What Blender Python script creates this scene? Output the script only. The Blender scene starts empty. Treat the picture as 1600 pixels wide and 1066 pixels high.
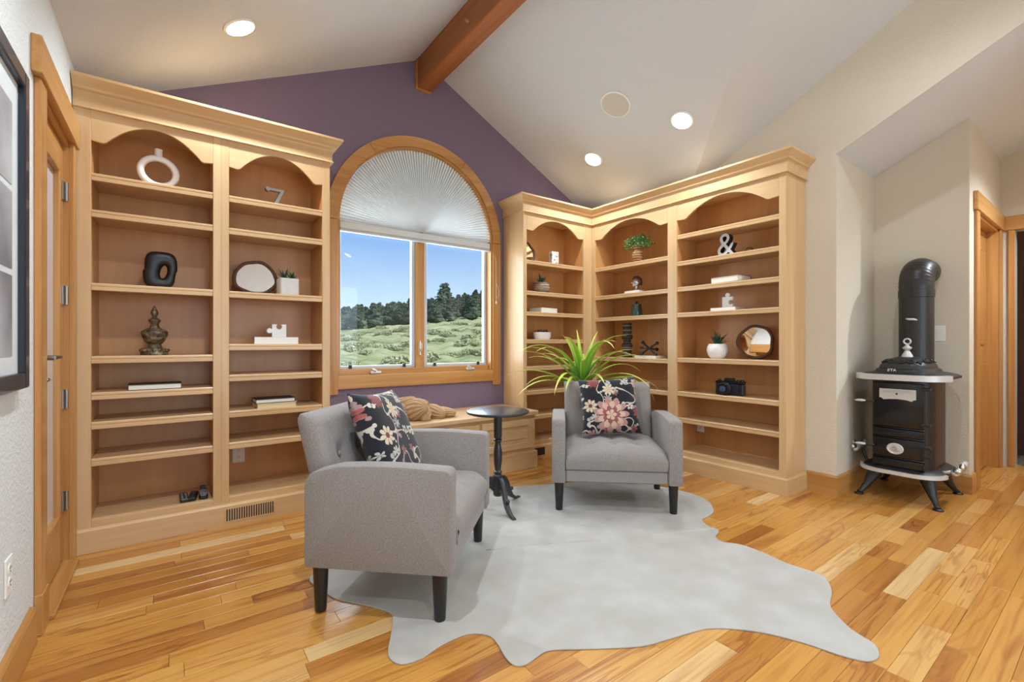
import bpy, bmesh, math, random
from mathutils import Vector, Matrix
PI = math.pi
random.seed(7)
scene = bpy.context.scene
COL = scene.collection

# ------------------------------------------------------------------ camera
YAW = math.radians(36.409)
cam = bpy.data.cameras.new('camera')
cam.sensor_fit = 'HORIZONTAL'; cam.sensor_width = 36.0
cam.lens = 36.0 * 720.0 / 1600.0
cam.shift_y = 3.0 / 1600.0
cam.clip_start = 0.02; cam.clip_end = 600
camo = bpy.data.objects.new('camera', cam)
camo.location = (0, 0, 1.07)
camo.rotation_euler = (PI / 2, 0, -YAW)
COL.objects.link(camo)
scene.camera = camo

# ------------------------------------------------------------------ sky
world = bpy.data.worlds.new('world'); scene.world = world
world.use_nodes = True
nt = world.node_tree; nt.nodes.clear()
wo = nt.nodes.new('ShaderNodeOutputWorld'); bg = nt.nodes.new('ShaderNodeBackground')
tc = nt.nodes.new('ShaderNodeTexCoord'); sep = nt.nodes.new('ShaderNodeSeparateXYZ')
ramp = nt.nodes.new('ShaderNodeValToRGB')
ramp.color_ramp.elements[0].position = 0.0; ramp.color_ramp.elements[0].color = (0.86, 0.92, 0.98, 1)
ramp.color_ramp.elements[1].position = 0.26; ramp.color_ramp.elements[1].color = (0.15, 0.38, 0.86, 1)
e = ramp.color_ramp.elements.new(0.09); e.color = (0.58, 0.78, 0.98, 1)
nt.links.new(tc.outputs['Generated'], sep.inputs[0]); nt.links.new(sep.outputs['Z'], ramp.inputs[0])
nt.links.new(ramp.outputs[0], bg.inputs[0]); bg.inputs[1].default_value = 0.86
nt.links.new(bg.outputs[0], wo.inputs[0])

# ------------------------------------------------------------------ daylight and exposure
def area(name, loc, rot, sx, sy, power, color):
    l = bpy.data.lights.new(name, 'AREA'); l.shape = 'RECTANGLE'; l.size = sx; l.size_y = sy
    l.energy = power; l.color = color
    o = bpy.data.objects.new(name, l); o.location = loc; o.rotation_euler = rot; COL.objects.link(o); return o
# added frontal fill from behind the camera, and daylight through the arched window
area('rear_fill', (0.6, -3.02, 1.35), (-PI / 2, 0, PI), 1.5, 1.9, 26, (0.70, 0.86, 1.0))
area('rear_fill', (2.6, -3.02, 1.35), (-PI / 2, 0, PI), 1.5, 1.9, 26, (0.70, 0.86, 1.0))
area('daylight_arched_window', (1.719, 3.86, 1.5), (-PI / 2, 0, 0), 1.4, 1.3, 40, (0.76, 0.89, 1.0))
LAMP_W = 50.0
sun = bpy.data.lights.new('sun', 'SUN'); sun.energy = 4.5; sun.angle = 0.3; sun.color = (1, .93, .80)
suno = bpy.data.objects.new('sun', sun); suno.rotation_euler = (math.radians(38), math.radians(12), math.radians(20)); COL.objects.link(suno)
vs = scene.view_settings
vs.view_transform = 'Standard'; vs.look = 'None'; vs.gamma = 1.0; vs.use_curve_mapping = False
vs.exposure = 0.36

# ================================================================== helpers
def link(o): COL.objects.link(o); return o
def tag(o, label=None, cat=None, group=None, kind=None):
    if label: o['label'] = label
    if cat: o['category'] = cat
    if group: o['group'] = group
    if kind: o['kind'] = kind
    return o
def thing(name, label, cat, loc=(0, 0, 0), rz=0.0, group=None):
    o = bpy.data.objects.new(name, None); o.empty_display_size = .05
    o.location = loc; o.rotation_euler = (0, 0, rz); link(o)
    return tag(o, label, cat, group)
def structure(name, loc=(0, 0, 0), rz=0.0, label=None):
    o = bpy.data.objects.new(name, None); o.location = loc; o.rotation_euler = (0, 0, rz); link(o)
    return tag(o, label, None, None, 'structure')
def obj(name, bm, mat, parent=None, smooth=False, autosmooth=None):
    me = bpy.data.meshes.new(name)
    if isinstance(bm, bmesh.types.BMesh):
        bmesh.ops.recalc_face_normals(bm, faces=bm.faces[:])
        if autosmooth is not None:
            for f in bm.faces: f.smooth = True
            for ed in bm.edges:
                if len(ed.link_faces) == 2 and ed.calc_face_angle(0) > autosmooth: ed.smooth = False
        bm.to_mesh(me); bm.free()
    me.materials.append(mat)
    if smooth:
        for p in me.polygons: p.use_smooth = True
    o = bpy.data.objects.new(name, me); link(o)
    if parent: o.parent = parent
    return o
def B(): return bmesh.new()
def box(bm, x0, x1, y0, y1, z0, z1, bev=0.0, M=None):
    t = bmesh.new()
    vs_ = [t.verts.new(p) for p in ((x0, y0, z0), (x1, y0, z0), (x1, y1, z0), (x0, y1, z0), (x0, y0, z1), (x1, y0, z1), (x1, y1, z1), (x0, y1, z1))]
    for f in ((0, 3, 2, 1), (4, 5, 6, 7), (0, 1, 5, 4), (1, 2, 6, 5), (2, 3, 7, 6), (3, 0, 4, 7)): t.faces.new([vs_[i] for i in f])
    if bev: bmesh.ops.bevel(t, geom=t.edges[:], offset=bev, segments=1 if bev < .012 else 3, affect='EDGES', profile=.5)
    return merge(bm, t, M)
def merge(bm, t, M=None):
    if M is not None: bmesh.ops.transform(t, matrix=M, verts=t.verts[:])
    m = {}
    for v in t.verts: m[v] = bm.verts.new(v.co)
    for f in t.faces:
        try: bm.faces.new([m[v] for v in f.verts])
        except ValueError: pass
    t.free(); return bm
def lathe(bm, prof, seg=24, M=None, sx=1.0, sy=1.0):
    t = bmesh.new(); rings = []
    for r, z in prof:
        if r < 1e-5: rings.append([t.verts.new((0, 0, z))])
        else: rings.append([t.verts.new((r * sx * math.cos(2 * PI * i / seg), r * sy * math.sin(2 * PI * i / seg), z)) for i in range(seg)])
    for a, b in zip(rings, rings[1:]):
        for i in range(seg):
            j = (i + 1) % seg
            q = [a[0]] if len(a) == 1 else [a[i], a[j]]
            q += [b[0]] if len(b) == 1 else [b[j], b[i]]
            if len(q) >= 3: t.faces.new(q)
    for r in (rings[0], rings[-1]):
        if len(r) > 2: t.faces.new(r)
    return merge(bm, t, M)
def tube(bm, pts, rad, seg=10, caps=True, M=None):
    pts = [Vector(p) for p in pts]; n = len(pts)
    if not isinstance(rad, (list, tuple)): rad = [rad] * n
    t = bmesh.new(); rings = []
    up = Vector((0, 0, 1)); d0 = (pts[1] - pts[0]).normalized()
    if abs(d0.dot(up)) > .95: up = Vector((1, 0, 0))
    s = d0.cross(up).normalized()
    for i in range(n):
        d = (pts[min(i + 1, n - 1)] - pts[max(i - 1, 0)]).normalized()
        s = (s - d * s.dot(d)).normalized(); w = d.cross(s)
        rings.append([t.verts.new(pts[i] + (s * math.cos(2 * PI * k / seg) + w * math.sin(2 * PI * k / seg)) * rad[i]) for k in range(seg)])
    for a, b in zip(rings, rings[1:]):
        for k in range(seg): t.faces.new((a[k], a[(k + 1) % seg], b[(k + 1) % seg], b[k]))
    if caps: t.faces.new(rings[0]); t.faces.new(rings[-1])
    return merge(bm, t, M)
def ball(bm, c, r, seg=14, M=None):
    t = bmesh.new()
    bmesh.ops.create_uvsphere(t, u_segments=seg, v_segments=max(6, seg // 2), radius=1)
    rr = r if isinstance(r, (list, tuple)) else (r, r, r)
    bmesh.ops.transform(t, matrix=Matrix.Translation(Vector(c)) @ Matrix.Diagonal((*rr, 1)), verts=t.verts[:])
    return merge(bm, t, M)
def prism(bm, poly, d0, d1, axes='xz', bev=0.0, M=None):
    """extrude a 2-D outline (list of (a,b)) between depths d0..d1; axes says which world axes a,b are"""
    t = bmesh.new()
    def P(a, b, d):
        if axes == 'xz': return (a, d, b)
        if axes == 'yz': return (d, a, b)
        return (a, b, d)
    A = [t.verts.new(P(a, b, d0)) for a, b in poly]; Bv = [t.verts.new(P(a, b, d1)) for a, b in poly]
    n = len(poly)
    for i in range(n): t.faces.new((A[i], A[(i + 1) % n], Bv[(i + 1) % n], Bv[i]))
    fa = t.faces.new(A); fb = t.faces.new(Bv)
    bmesh.ops.recalc_face_normals(t, faces=t.faces[:])
    if bev:
        ed = [x for x in t.edges if any(f in (fa, fb) for f in x.link_faces)]
        bmesh.ops.bevel(t, geom=ed, offset=bev, segments=2, affect='EDGES', profile=.5)
    bmesh.ops.triangulate(t, faces=[f for f in t.faces if len(f.verts) > 4])
    return merge(bm, t, M)
def sweep(bm, prof, path, closed=False):
    """sweep a profile [(out,z)] along a plan path [(x,y,nx,ny)] (n = outward mitre direction)"""
    rings = [[bm.verts.new((x + nx * o, y + ny * o, z)) for o, z in prof] for x, y, nx, ny in path]
    m = len(prof)
    for a, b in zip(rings, rings[1:]):
        for i in range(m): bm.faces.new((a[i], a[(i + 1) % m], b[(i + 1) % m], b[i]))
    bm.faces.new(rings[0]); bm.faces.new(rings[-1]); return bm
def loft_ring(bm, outer, inner, thick, sec=10, axis='xz', y0=0.0):
    """rounded ring between two closed outlines, thickness along y"""
    n = len(outer); rings = []
    for (ox, oz), (ix, iz) in zip(outer, inner):
        cx, cz = (ox + ix) / 2, (oz + iz) / 2; hx, hz = (ox - ix) / 2, (oz - iz) / 2
        r = []
        for k in range(sec):
            a = 2 * PI * k / sec; c, s = math.cos(a), math.sin(a)
            c = math.copysign(abs(c) ** .75, c); s = math.copysign(abs(s) ** .75, s)
            r.append(bm.verts.new((cx + hx * c, y0 + thick / 2 * s, cz + hz * c)))
        rings.append(r)
    for i in range(n):
        a, b = rings[i], rings[(i + 1) % n]
        for k in range(sec): bm.faces.new((a[k], a[(k + 1) % sec], b[(k + 1) % sec], b[k]))
    return bm
def T(x=0, y=0, z=0): return Matrix.Translation((x, y, z))
def R(a, ax='Z'): return Matrix.Rotation(a, 4, ax)
def copy_tree(o, parent=None):
    c = o.copy(); link(c)
    if parent: c.parent = parent
    for ch in list(o.children): copy_tree(ch, c)
    return c

# ================================================================== materials
MATS = {}
def base_mat(name):
    m = bpy.data.materials.new(name); m.use_nodes = True
    n = m.node_tree.nodes; b = n['Principled BSDF']
    MATS[name] = m
    return m, m.node_tree, b
def S(r, g, b):   # sRGB 0-255 -> linear
    f = lambda c: (c / 255 / 12.92) if c / 255 <= .04045 else ((c / 255 + .055) / 1.055) ** 2.4
    return (f(r), f(g), f(b), 1)
def flat(name, col, rough=.5, metal=0.0, spec=.5, coat=0.0, noise=0.0, nscale=40, bump=0.0, bscale=200, emit=None, sheen=0):
    m, t, b = base_mat(name)
    b.inputs['Base Color'].default_value = col; b.inputs['Roughness'].default_value = rough
    b.inputs['Metallic'].default_value = metal; b.inputs['Specular IOR Level'].default_value = spec
    b.inputs['Coat Weight'].default_value = coat
    if sheen: b.inputs['Sheen Weight'].default_value = sheen
    co = t.nodes.new('ShaderNodeTexCoord')
    if noise:
        nz = t.nodes.new('ShaderNodeTexNoise'); nz.inputs['Scale'].default_value = nscale; nz.inputs['Detail'].default_value = 5
        t.links.new(co.outputs['Object'], nz.inputs['Vector'])
        mx = t.nodes.new('ShaderNodeMix'); mx.data_type = 'RGBA'
        mx.inputs[6].default_value = tuple(c * (1 - noise) for c in col[:3]) + (1,)
        mx.inputs[7].default_value = tuple(min(1, c * (1 + noise)) for c in col[:3]) + (1,)
        t.links.new(nz.outputs['Fac'], mx.inputs[0]); t.links.new(mx.outputs[2], b.inputs['Base Color'])
    if bump:
        nb = t.nodes.new('ShaderNodeTexNoise'); nb.inputs['Scale'].default_value = bscale; nb.inputs['Detail'].default_value = 3
        t.links.new(co.outputs['Object'], nb.inputs['Vector'])
        bp = t.nodes.new('ShaderNodeBump'); bp.inputs['Strength'].default_value = bump; bp.inputs['Distance'].default_value = .004
        t.links.new(nb.outputs['Fac'], bp.inputs['Height']); t.links.new(bp.outputs[0], b.inputs['Normal'])
    if emit:
        b.inputs['Emission Color'].default_value = emit[0]; b.inputs['Emission Strength'].default_value = emit[1]
    return m
def wood(name, c1, c2, axis='z', rough=.38, fine=26, lng=1.6, coat=0.15, contrast=1.0, figure=.5):
    """straight-grained wood; grain runs along the given object axis"""
    m, t, b = base_mat(name)
    co = t.nodes.new('ShaderNodeTexCoord'); mp = t.nodes.new('ShaderNodeMapping')
    oi = t.nodes.new('ShaderNodeObjectInfo')
    s = {'x': (lng, fine, fine), 'y': (fine, lng, fine), 'z': (fine, fine, lng)}[axis]
    mp.inputs['Scale'].default_value = s
    ad = t.nodes.new('ShaderNodeVectorMath'); ad.operation = 'ADD'
    cmb = t.nodes.new('ShaderNodeCombineXYZ'); ml = t.nodes.new('ShaderNodeMath'); ml.operation = 'MULTIPLY'; ml.inputs[1].default_value = 9
    t.links.new(oi.outputs['Random'], ml.inputs[0])
    for i in range(3): t.links.new(ml.outputs[0], cmb.inputs[i])
    t.links.new(co.outputs['Object'], ad.inputs[0]); t.links.new(cmb.outputs[0], ad.inputs[1])
    t.links.new(ad.outputs[0], mp.inputs['Vector'])
    n1 = t.nodes.new('ShaderNodeTexNoise'); n1.inputs['Scale'].default_value = 1; n1.inputs['Detail'].default_value = 6; n1.inputs['Distortion'].default_value = .6
    t.links.new(mp.outputs[0], n1.inputs['Vector'])
    n2 = t.nodes.new('ShaderNodeTexNoise'); n2.inputs['Scale'].default_value = .16; n2.inputs['Detail'].default_value = 3; n2.inputs['Distortion'].default_value = 1.2
    t.links.new(mp.outputs[0], n2.inputs['Vector'])
    mx = t.nodes.new('ShaderNodeMix'); mx.inputs[0].default_value = figure
    t.links.new(n1.outputs['Fac'], mx.inputs[2]); t.links.new(n2.outputs['Fac'], mx.inputs[3])
    rp = t.nodes.new('ShaderNodeValToRGB'); lo = .5 - .22 / contrast
    rp.color_ramp.elements[0].position = lo; rp.color_ramp.elements[0].color = c1
    rp.color_ramp.elements[1].position = 1 - lo; rp.color_ramp.elements[1].color = c2
    t.links.new(mx.outputs[0], rp.inputs[0]); t.links.new(rp.outputs[0], b.inputs['Base Color'])
    b.inputs['Roughness'].default_value = rough; b.inputs['Coat Weight'].default_value = coat; b.inputs['Coat Roughness'].default_value = .25
    bp = t.nodes.new('ShaderNodeBump'); bp.inputs['Strength'].default_value = .06; bp.inputs['Distance'].default_value = .002
    t.links.new(n1.outputs['Fac'], bp.inputs['Height']); t.links.new(bp.outputs[0], b.inputs['Normal'])
    return m
MA, MB_ = S(198, 156, 106), S(220, 184, 138)
for ax in 'xyz': wood('maple_' + ax, MA, MB_, ax, fine=22, lng=1.4)
for ax in 'xyz': wood('maple_back_' + ax, S(188, 130, 74), S(212, 156, 98), ax, fine=20, lng=1.3, figure=.6)  # case interiors: maple's own darker tone plus shelf shade put into the colour
for ax in 'xyz': wood('oak_' + ax, S(168, 110, 50), S(206, 154, 90), ax, fine=34, lng=1.2, rough=.35, contrast=1.2)
wood('beam_y', S(120, 62, 18), S(186, 112, 46), 'y', fine=16, lng=.7, rough=.45, contrast=1.3)
wood('opening_shade_z', S(92, 48, 20), S(130, 76, 34), 'z', rough=.4)  # brown kept dark to carry the shade of the far doorway
flat('dark_gap', S(28, 22, 20), .9)
def plaster(name, col, bs=120, strength=.35, dist=.004):
    m, t, b = base_mat(name); b.inputs['Base Color'].default_value = col; b.inputs['Roughness'].default_value = .85
    b.inputs['Specular IOR Level'].default_value = .25
    co = t.nodes.new('ShaderNodeTexCoord')
    n = t.nodes.new('ShaderNodeTexNoise'); n.inputs['Scale'].default_value = bs; n.inputs['Detail'].default_value = 3
    t.links.new(co.outputs['Object'], n.inputs['Vector'])
    rp = t.nodes.new('ShaderNodeValToRGB'); rp.color_ramp.elements[0].position = .42; rp.color_ramp.elements[1].position = .62
    t.links.new(n.outputs['Fac'], rp.inputs[0])
    bp = t.nodes.new('ShaderNodeBump'); bp.inputs['Strength'].default_value = strength; bp.inputs['Distance'].default_value = dist
    t.links.new(rp.outputs[0], bp.inputs['Height']); t.links.new(bp.outputs[0], b.inputs['Normal'])
    return m
plaster('wall_beige', S(216, 206, 188), 75)
plaster('wall_lit_tint', S(220, 222, 220), 75)  # same paint as the beige, with daylight's paler, cooler cast in the colour
plaster('wall_purple', S(126, 108, 126), 75, .45); MATS['wall_purple'].node_tree.nodes['Principled BSDF'].inputs['Roughness'].default_value = .55
plaster('ceiling_paint', S(218, 220, 222), 130, .5)
# ---- hickory planks
def plank_mat():
    m, t, b = base_mat('plank_hickory')
    N = t.nodes.new; L = t.links.new
    geo = N('ShaderNodeNewGeometry'); oi = N('ShaderNodeObjectInfo')
    ad = N('ShaderNodeMath'); ad.operation = 'ADD'; L(oi.outputs['Random'], ad.inputs[0]); L(geo.outputs['Random Per Island'], ad.inputs[1])
    fr = N('ShaderNodeMath'); fr.operation = 'FRACT'; L(ad.outputs[0], fr.inputs[0])
    wn = N('ShaderNodeTexWhiteNoise'); wn.noise_dimensions = '1D'; L(fr.outputs[0], wn.inputs['W'])
    off = N('ShaderNodeVectorMath'); off.operation = 'SCALE'; off.inputs['Scale'].default_value = 40; L(wn.outputs['Color'], off.inputs[0])
    add = N('ShaderNodeVectorMath'); add.operation = 'ADD'; L(geo.outputs['Position'], add.inputs[0]); L(off.outputs[0], add.inputs[1])
    mp = N('ShaderNodeMapping'); mp.inputs['Scale'].default_value = (.75, 8, 1); L(add.outputs[0], mp.inputs['Vector'])
    n1 = N('ShaderNodeTexNoise'); n1.inputs['Scale'].default_value = .9; n1.inputs['Detail'].default_value = 3; n1.inputs['Distortion'].default_value = .9; L(mp.outputs[0], n1.inputs['Vector'])
    # growth-ring figure: contour lines of the low noise
    mu = N('ShaderNodeMath'); mu.operation = 'MULTIPLY'; mu.inputs[1].default_value = 70; L(n1.outputs['Fac'], mu.inputs[0])
    si = N('ShaderNodeMath'); si.operation = 'SINE'; L(mu.outputs[0], si.inputs[0])
    mp2 = N('ShaderNodeMapping'); mp2.inputs['Scale'].default_value = (2.5, 70, 1); L(add.outputs[0], mp2.inputs['Vector'])
    n2 = N('ShaderNodeTexNoise'); n2.inputs['Scale'].default_value = 1; n2.inputs['Detail'].default_value = 4; L(mp2.outputs[0], n2.inputs['Vector'])
    # board tone
    rp = N('ShaderNodeValToRGB'); cr = rp.color_ramp
    cr.elements[0].position = 0; cr.elements[0].color = S(158, 98, 42)
    cr.elements[1].position = 1; cr.elements[1].color = S(218, 184, 132)
    for p, c in ((.14, S(182, 122, 54)), (.45, S(198, 140, 64)), (.75, S(205, 150, 76)), (.9, S(212, 164, 96))):
        e_ = cr.elements.new(p); e_.color = c
    L(fr.outputs[0], rp.inputs[0])
    # darker heartwood zones
    hz = N('ShaderNodeValToRGB'); hz.color_ramp.elements[0].position = .58; hz.color_ramp.elements[0].color = (0, 0, 0, 1)
    hz.color_ramp.elements[1].position = .72; hz.color_ramp.elements[1].color = (1, 1, 1, 1); L(n1.outputs['Fac'], hz.inputs[0])
    m1 = N('ShaderNodeMix'); m1.data_type = 'RGBA'; m1.blend_type = 'MIX'; m1.inputs[7].default_value = S(158, 94, 40)
    L(hz.outputs[0], m1.inputs[0]); L(rp.outputs[0], m1.inputs[6])
    ln = N('ShaderNodeMapRange'); ln.inputs[1].default_value = .55; ln.inputs[2].default_value = 1; ln.inputs[3].default_value = 0; ln.inputs[4].default_value = 1.0; L(si.outputs[0], ln.inputs[0])
    sc_ = N('ShaderNodeSeparateColor'); L(wn.outputs['Color'], sc_.inputs[0])
    fg = N('ShaderNodeMapRange'); fg.inputs[1].default_value = .35; fg.inputs[2].default_value = 1; fg.inputs[3].default_value = .06; fg.inputs[4].default_value = .6; L(sc_.outputs[1], fg.inputs[0])
    lm = N('ShaderNodeMath'); lm.operation = 'MULTIPLY'; L(ln.outputs[0], lm.inputs[0]); L(fg.outputs[0], lm.inputs[1])
    m2 = N('ShaderNodeMix'); m2.data_type = 'RGBA'; m2.blend_type = 'MULTIPLY'; m2.inputs[7].default_value = S(172, 120, 66)
    L(lm.outputs[0], m2.inputs[0]); L(m1.outputs[2], m2.inputs[6])
    fn = N('ShaderNodeMapRange'); fn.inputs[1].default_value = .48; fn.inputs[2].default_value = .75; fn.inputs[3].default_value = 0; fn.inputs[4].default_value = .5; L(n2.outputs['Fac'], fn.inputs[0])
    m3 = N('ShaderNodeMix'); m3.data_type = 'RGBA'; m3.blend_type = 'MULTIPLY'; m3.inputs[7].default_value = S(190, 140, 88)
    L(fn.outputs[0], m3.inputs[0]); L(m2.outputs[2], m3.inputs[6]); L(m3.outputs[2], b.inputs['Base Color'])
    b.inputs['Roughness'].default_value = .3; b.inputs['Coat Weight'].default_value = .25; b.inputs['Coat Roughness'].default_value = .18
    bp = N('ShaderNodeBump'); bp.inputs['Strength'].default_value = .04; bp.inputs['Distance'].default_value = .002; L(n2.outputs['Fac'], bp.inputs['Height']); L(bp.outputs[0], b.inputs['Normal'])
    return m
plank_mat()
# ---- linen upholstery
def fabric(name, c1, c2, sc=260):
    m, t, b = base_mat(name); N = t.nodes.new; L = t.links.new
    co = N('ShaderNodeTexCoord')
    outs = []
    for s in ((sc, sc * .18, sc * .18), (sc * .18, sc * .18, sc), (sc * .18, sc, sc * .18)):
        mp = N('ShaderNodeMapping'); mp.inputs['Scale'].default_value = s; L(co.outputs['Object'], mp.inputs['Vector'])
        n = N('ShaderNodeTexNoise'); n.inputs['Scale'].default_value = 1; n.inputs['Detail'].default_value = 2; L(mp.outputs[0], n.inputs['Vector']); outs.append(n)
    a1 = N('ShaderNodeMath'); a1.operation = 'ADD'; L(outs[0].outputs['Fac'], a1.inputs[0]); L(outs[1].outputs['Fac'], a1.inputs[1])
    a2 = N('ShaderNodeMath'); a2.operation = 'ADD'; L(a1.outputs[0], a2.inputs[0]); L(outs[2].outputs['Fac'], a2.inputs[1])
    mr = N('ShaderNodeMapRange'); mr.inputs[1].default_value = 1.15; mr.inputs[2].default_value = 1.85; L(a2.outputs[0], mr.inputs[0])
    mx = N('ShaderNodeMix'); mx.data_type = 'RGBA'; mx.inputs[6].default_value = c1; mx.inputs[7].default_value = c2
    L(mr.outputs[0], mx.inputs[0]); L(mx.outputs[2], b.inputs['Base Color'])
    b.inputs['Roughness'].default_value = .9; b.inputs['Sheen Weight'].default_value = .15; b.inputs['Specular IOR Level'].default_value = .2
    bp = N('ShaderNodeBump'); bp.inputs['Strength'].default_value = .25; bp.inputs['Distance'].default_value = .002; L(mr.outputs[0], bp.inputs['Height']); L(bp.outputs[0], b.inputs['Normal'])
fabric('linen_grey', S(128, 120, 114), S(158, 150, 144), 850)
flat('black_wood', S(22, 21, 22), .35, coat=.2)
flat('table_black', S(30, 33, 38), .38, coat=.3)
flat('cast_iron', S(26, 25, 26), .42, spec=.6, bump=.15, bscale=160)
flat('stove_enamel', S(10, 10, 13), .22, coat=.15)
flat('stove_brown', S(34, 24, 18), .38, coat=.05, noise=.25, nscale=8)
flat('pipe_black', S(38, 33, 31), .4, noise=.25, nscale=6, coat=.1)
flat('nickel', S(205, 202, 196), .28, 1.0)
flat('nickel_dull', S(210, 209, 206), .38, .3)
flat('satin_steel', S(176, 172, 166), .3, 1.0)
flat('white_plastic', S(238, 236, 230), .4)
flat('slot_dark', S(50, 46, 44), .7)
flat('lens_glow', (1, 1, 1, 1), .4, emit=((1, .97, .92, 1), 14))
flat('speaker_grille', S(208, 202, 192), .6, bump=.3, bscale=900)
flat('shade_fabric', S(232, 232, 230), .9)
def translucent(name, fac):
    t = MATS[name].node_tree; b = t.nodes['Principled BSDF']; tl = t.nodes.new('ShaderNodeBsdfTranslucent'); tl.inputs[0].default_value = b.inputs['Base Color'].default_value
    mx = t.nodes.new('ShaderNodeMixShader'); mx.inputs[0].default_value = fac
    t.links.new(b.outputs[0], mx.inputs[1]); t.links.new(tl.outputs[0], mx.inputs[2]); t.links.new(mx.outputs[0], t.nodes['Material Output'].inputs[0])
translucent('shade_fabric', .22)
flat('sash_grey', S(196, 200, 204), .45)
flat('ceramic_white', S(240, 236, 232), .3, coat=.2)
flat('ceramic_matte', S(232, 230, 226), .6, noise=.04, nscale=30)
flat('concrete', S(205, 202, 196), .8, noise=.1, nscale=30)
flat('black_ceramic', S(20, 21, 24), .38)
flat('paper', S(240, 234, 222), .8, noise=.05, nscale=200)
flat('cover_dark', S(40, 36, 34), .6)
flat('cover_white', S(238, 232, 222), .55)
flat('cover_cream', S(228, 206, 160), .6)
flat('cover_tan', S(126, 96, 70), .6)
flat('bark', S(92, 62, 44), .8, noise=.35, nscale=40, bump=.5, bscale=90)
flat('mirror_glass', (.9, .9, .9, 1), .015, 1.0)
flat('leaf_dark', S(44, 84, 66), .45, noise=.3, nscale=30)
flat('leaf_green', S(78, 128, 56), .5, noise=.35, nscale=30)
flat('leaf_bright', S(104, 142, 80), .5, noise=.3, nscale=30)
flat('succulent_red', S(92, 40, 46), .5, noise=.4, nscale=60)
flat('soil', S(60, 46, 36), .95, noise=.3, nscale=120)
flat('glaze_green', S(44, 78, 70), .2, coat=.5, noise=.25, nscale=20)
flat('silver', S(190, 190, 194), .25, 1.0)
flat('zinc', S(192, 192, 190), .5, .5, noise=.2, nscale=60)
flat('zinc_side', S(66, 58, 54), .5, .6)
flat('camera_blue', S(24, 30, 44), .35, coat=.3, bump=.1, bscale=600)
flat('camera_black', S(16, 16, 20), .3, coat=.4)
flat('lens_blue', S(52, 76, 110), .08, coat=1)
flat('plastic_black', S(20, 20, 22), .3)
flat('plastic_silver', S(150, 150, 158), .35, .4)
flat('frame_navy', S(24, 30, 42), .35, coat=.3)
flat('mat_board', S(226, 226, 226), .8)
flat('knit', S(180, 144, 104), .95, noise=.3, nscale=60, bump=.6, bscale=220)
flat('terracotta', S(150, 110, 78), .7)
flat('hide_edge', S(120, 100, 80), .9)
def mottled(name, cols, scale, rough=.5, metal=0, bump=.2):
    m, t, b = base_mat(name); co = t.nodes.new('ShaderNodeTexCoord')
    n = t.nodes.new('ShaderNodeTexNoise'); n.inputs['Scale'].default_value = scale; n.inputs['Detail'].default_value = 6
    rp = t.nodes.new('ShaderNodeValToRGB'); k = len(cols)
    rp.color_ramp.elements[0].position = .33; rp.color_ramp.elements[0].color = cols[0]
    rp.color_ramp.elements[1].position = .68; rp.color_ramp.elements[1].color = cols[-1]
    for i in range(1, k - 1): q = rp.color_ramp.elements.new(.33 + .35 * i / (k - 1)); q.color = cols[i]
    t.links.new(co.outputs['Object'], n.inputs['Vector']); t.links.new(n.outputs['Fac'], rp.inputs[0]); t.links.new(rp.outputs[0], b.inputs['Base Color'])
    bp = t.nodes.new('ShaderNodeBump'); bp.inputs['Strength'].default_value = bump; bp.inputs['Distance'].default_value = .003
    t.links.new(n.outputs['Fac'], bp.inputs['Height']); t.links.new(bp.outputs[0], b.inputs['Normal'])
    b.inputs['Roughness'].default_value = rough; b.inputs['Metallic'].default_value = metal
mottled('bronze_aged', [S(58, 42, 32), S(112, 96, 74), S(160, 148, 120)], 45, .5, .45, .6)
mottled('cowhide', [S(170, 165, 156), S(177, 172, 164), S(184, 180, 172)], 6, .85, 0, .1)
mottled('marble_block', [S(238, 234, 228), S(228, 222, 214), S(120, 116, 112)], 38, .4, 0, 0)
mottled('print_photo', [S(120, 112, 118), S(168, 162, 166), S(206, 204, 206)], 2.2, .5, 0, 0)
mottled('forest', [S(58, 74, 62), S(80, 98, 78), S(104, 120, 92)], 1.1, .95, 0, 0)  # greens lightened and greyed, distance haze put into the colour
mottled('scrub', [S(140, 148, 112), S(168, 172, 132), S(190, 190, 152)], 1.2, .95, 0, 0)
def striped(name, c1, c2, c3, scale, axis='Z', dist=0.6):
    m, t, b = base_mat(name); co = t.nodes.new('ShaderNodeTexCoord')
    w = t.nodes.new('ShaderNodeTexWave'); w.bands_direction = axis; w.inputs['Scale'].default_value = scale; w.inputs['Distortion'].default_value = dist; w.inputs['Detail'].default_value = 3; w.inputs['Detail Scale'].default_value = 4
    rp = t.nodes.new('ShaderNodeValToRGB'); rp.color_ramp.elements[0].color = c1; rp.color_ramp.elements[1].color = c3
    q = rp.color_ramp.elements.new(.5); q.color = c2
    t.links.new(co.outputs['Object'], w.inputs['Vector']); t.links.new(w.outputs['Fac'], rp.inputs[0]); t.links.new(rp.outputs[0], b.inputs['Base Color'])
    b.inputs['Roughness'].default_value = .75
striped('woven_stripe', S(86, 62, 50), S(170, 148, 126), S(206, 192, 172), 22)
striped('turned_wood', S(104, 66, 38), S(150, 104, 62), S(178, 134, 88), 14)
striped('totem_dark', S(40, 32, 30), S(62, 52, 46), S(84, 74, 64), 12)
flat('totem_band', S(150, 138, 122), .6)
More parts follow.
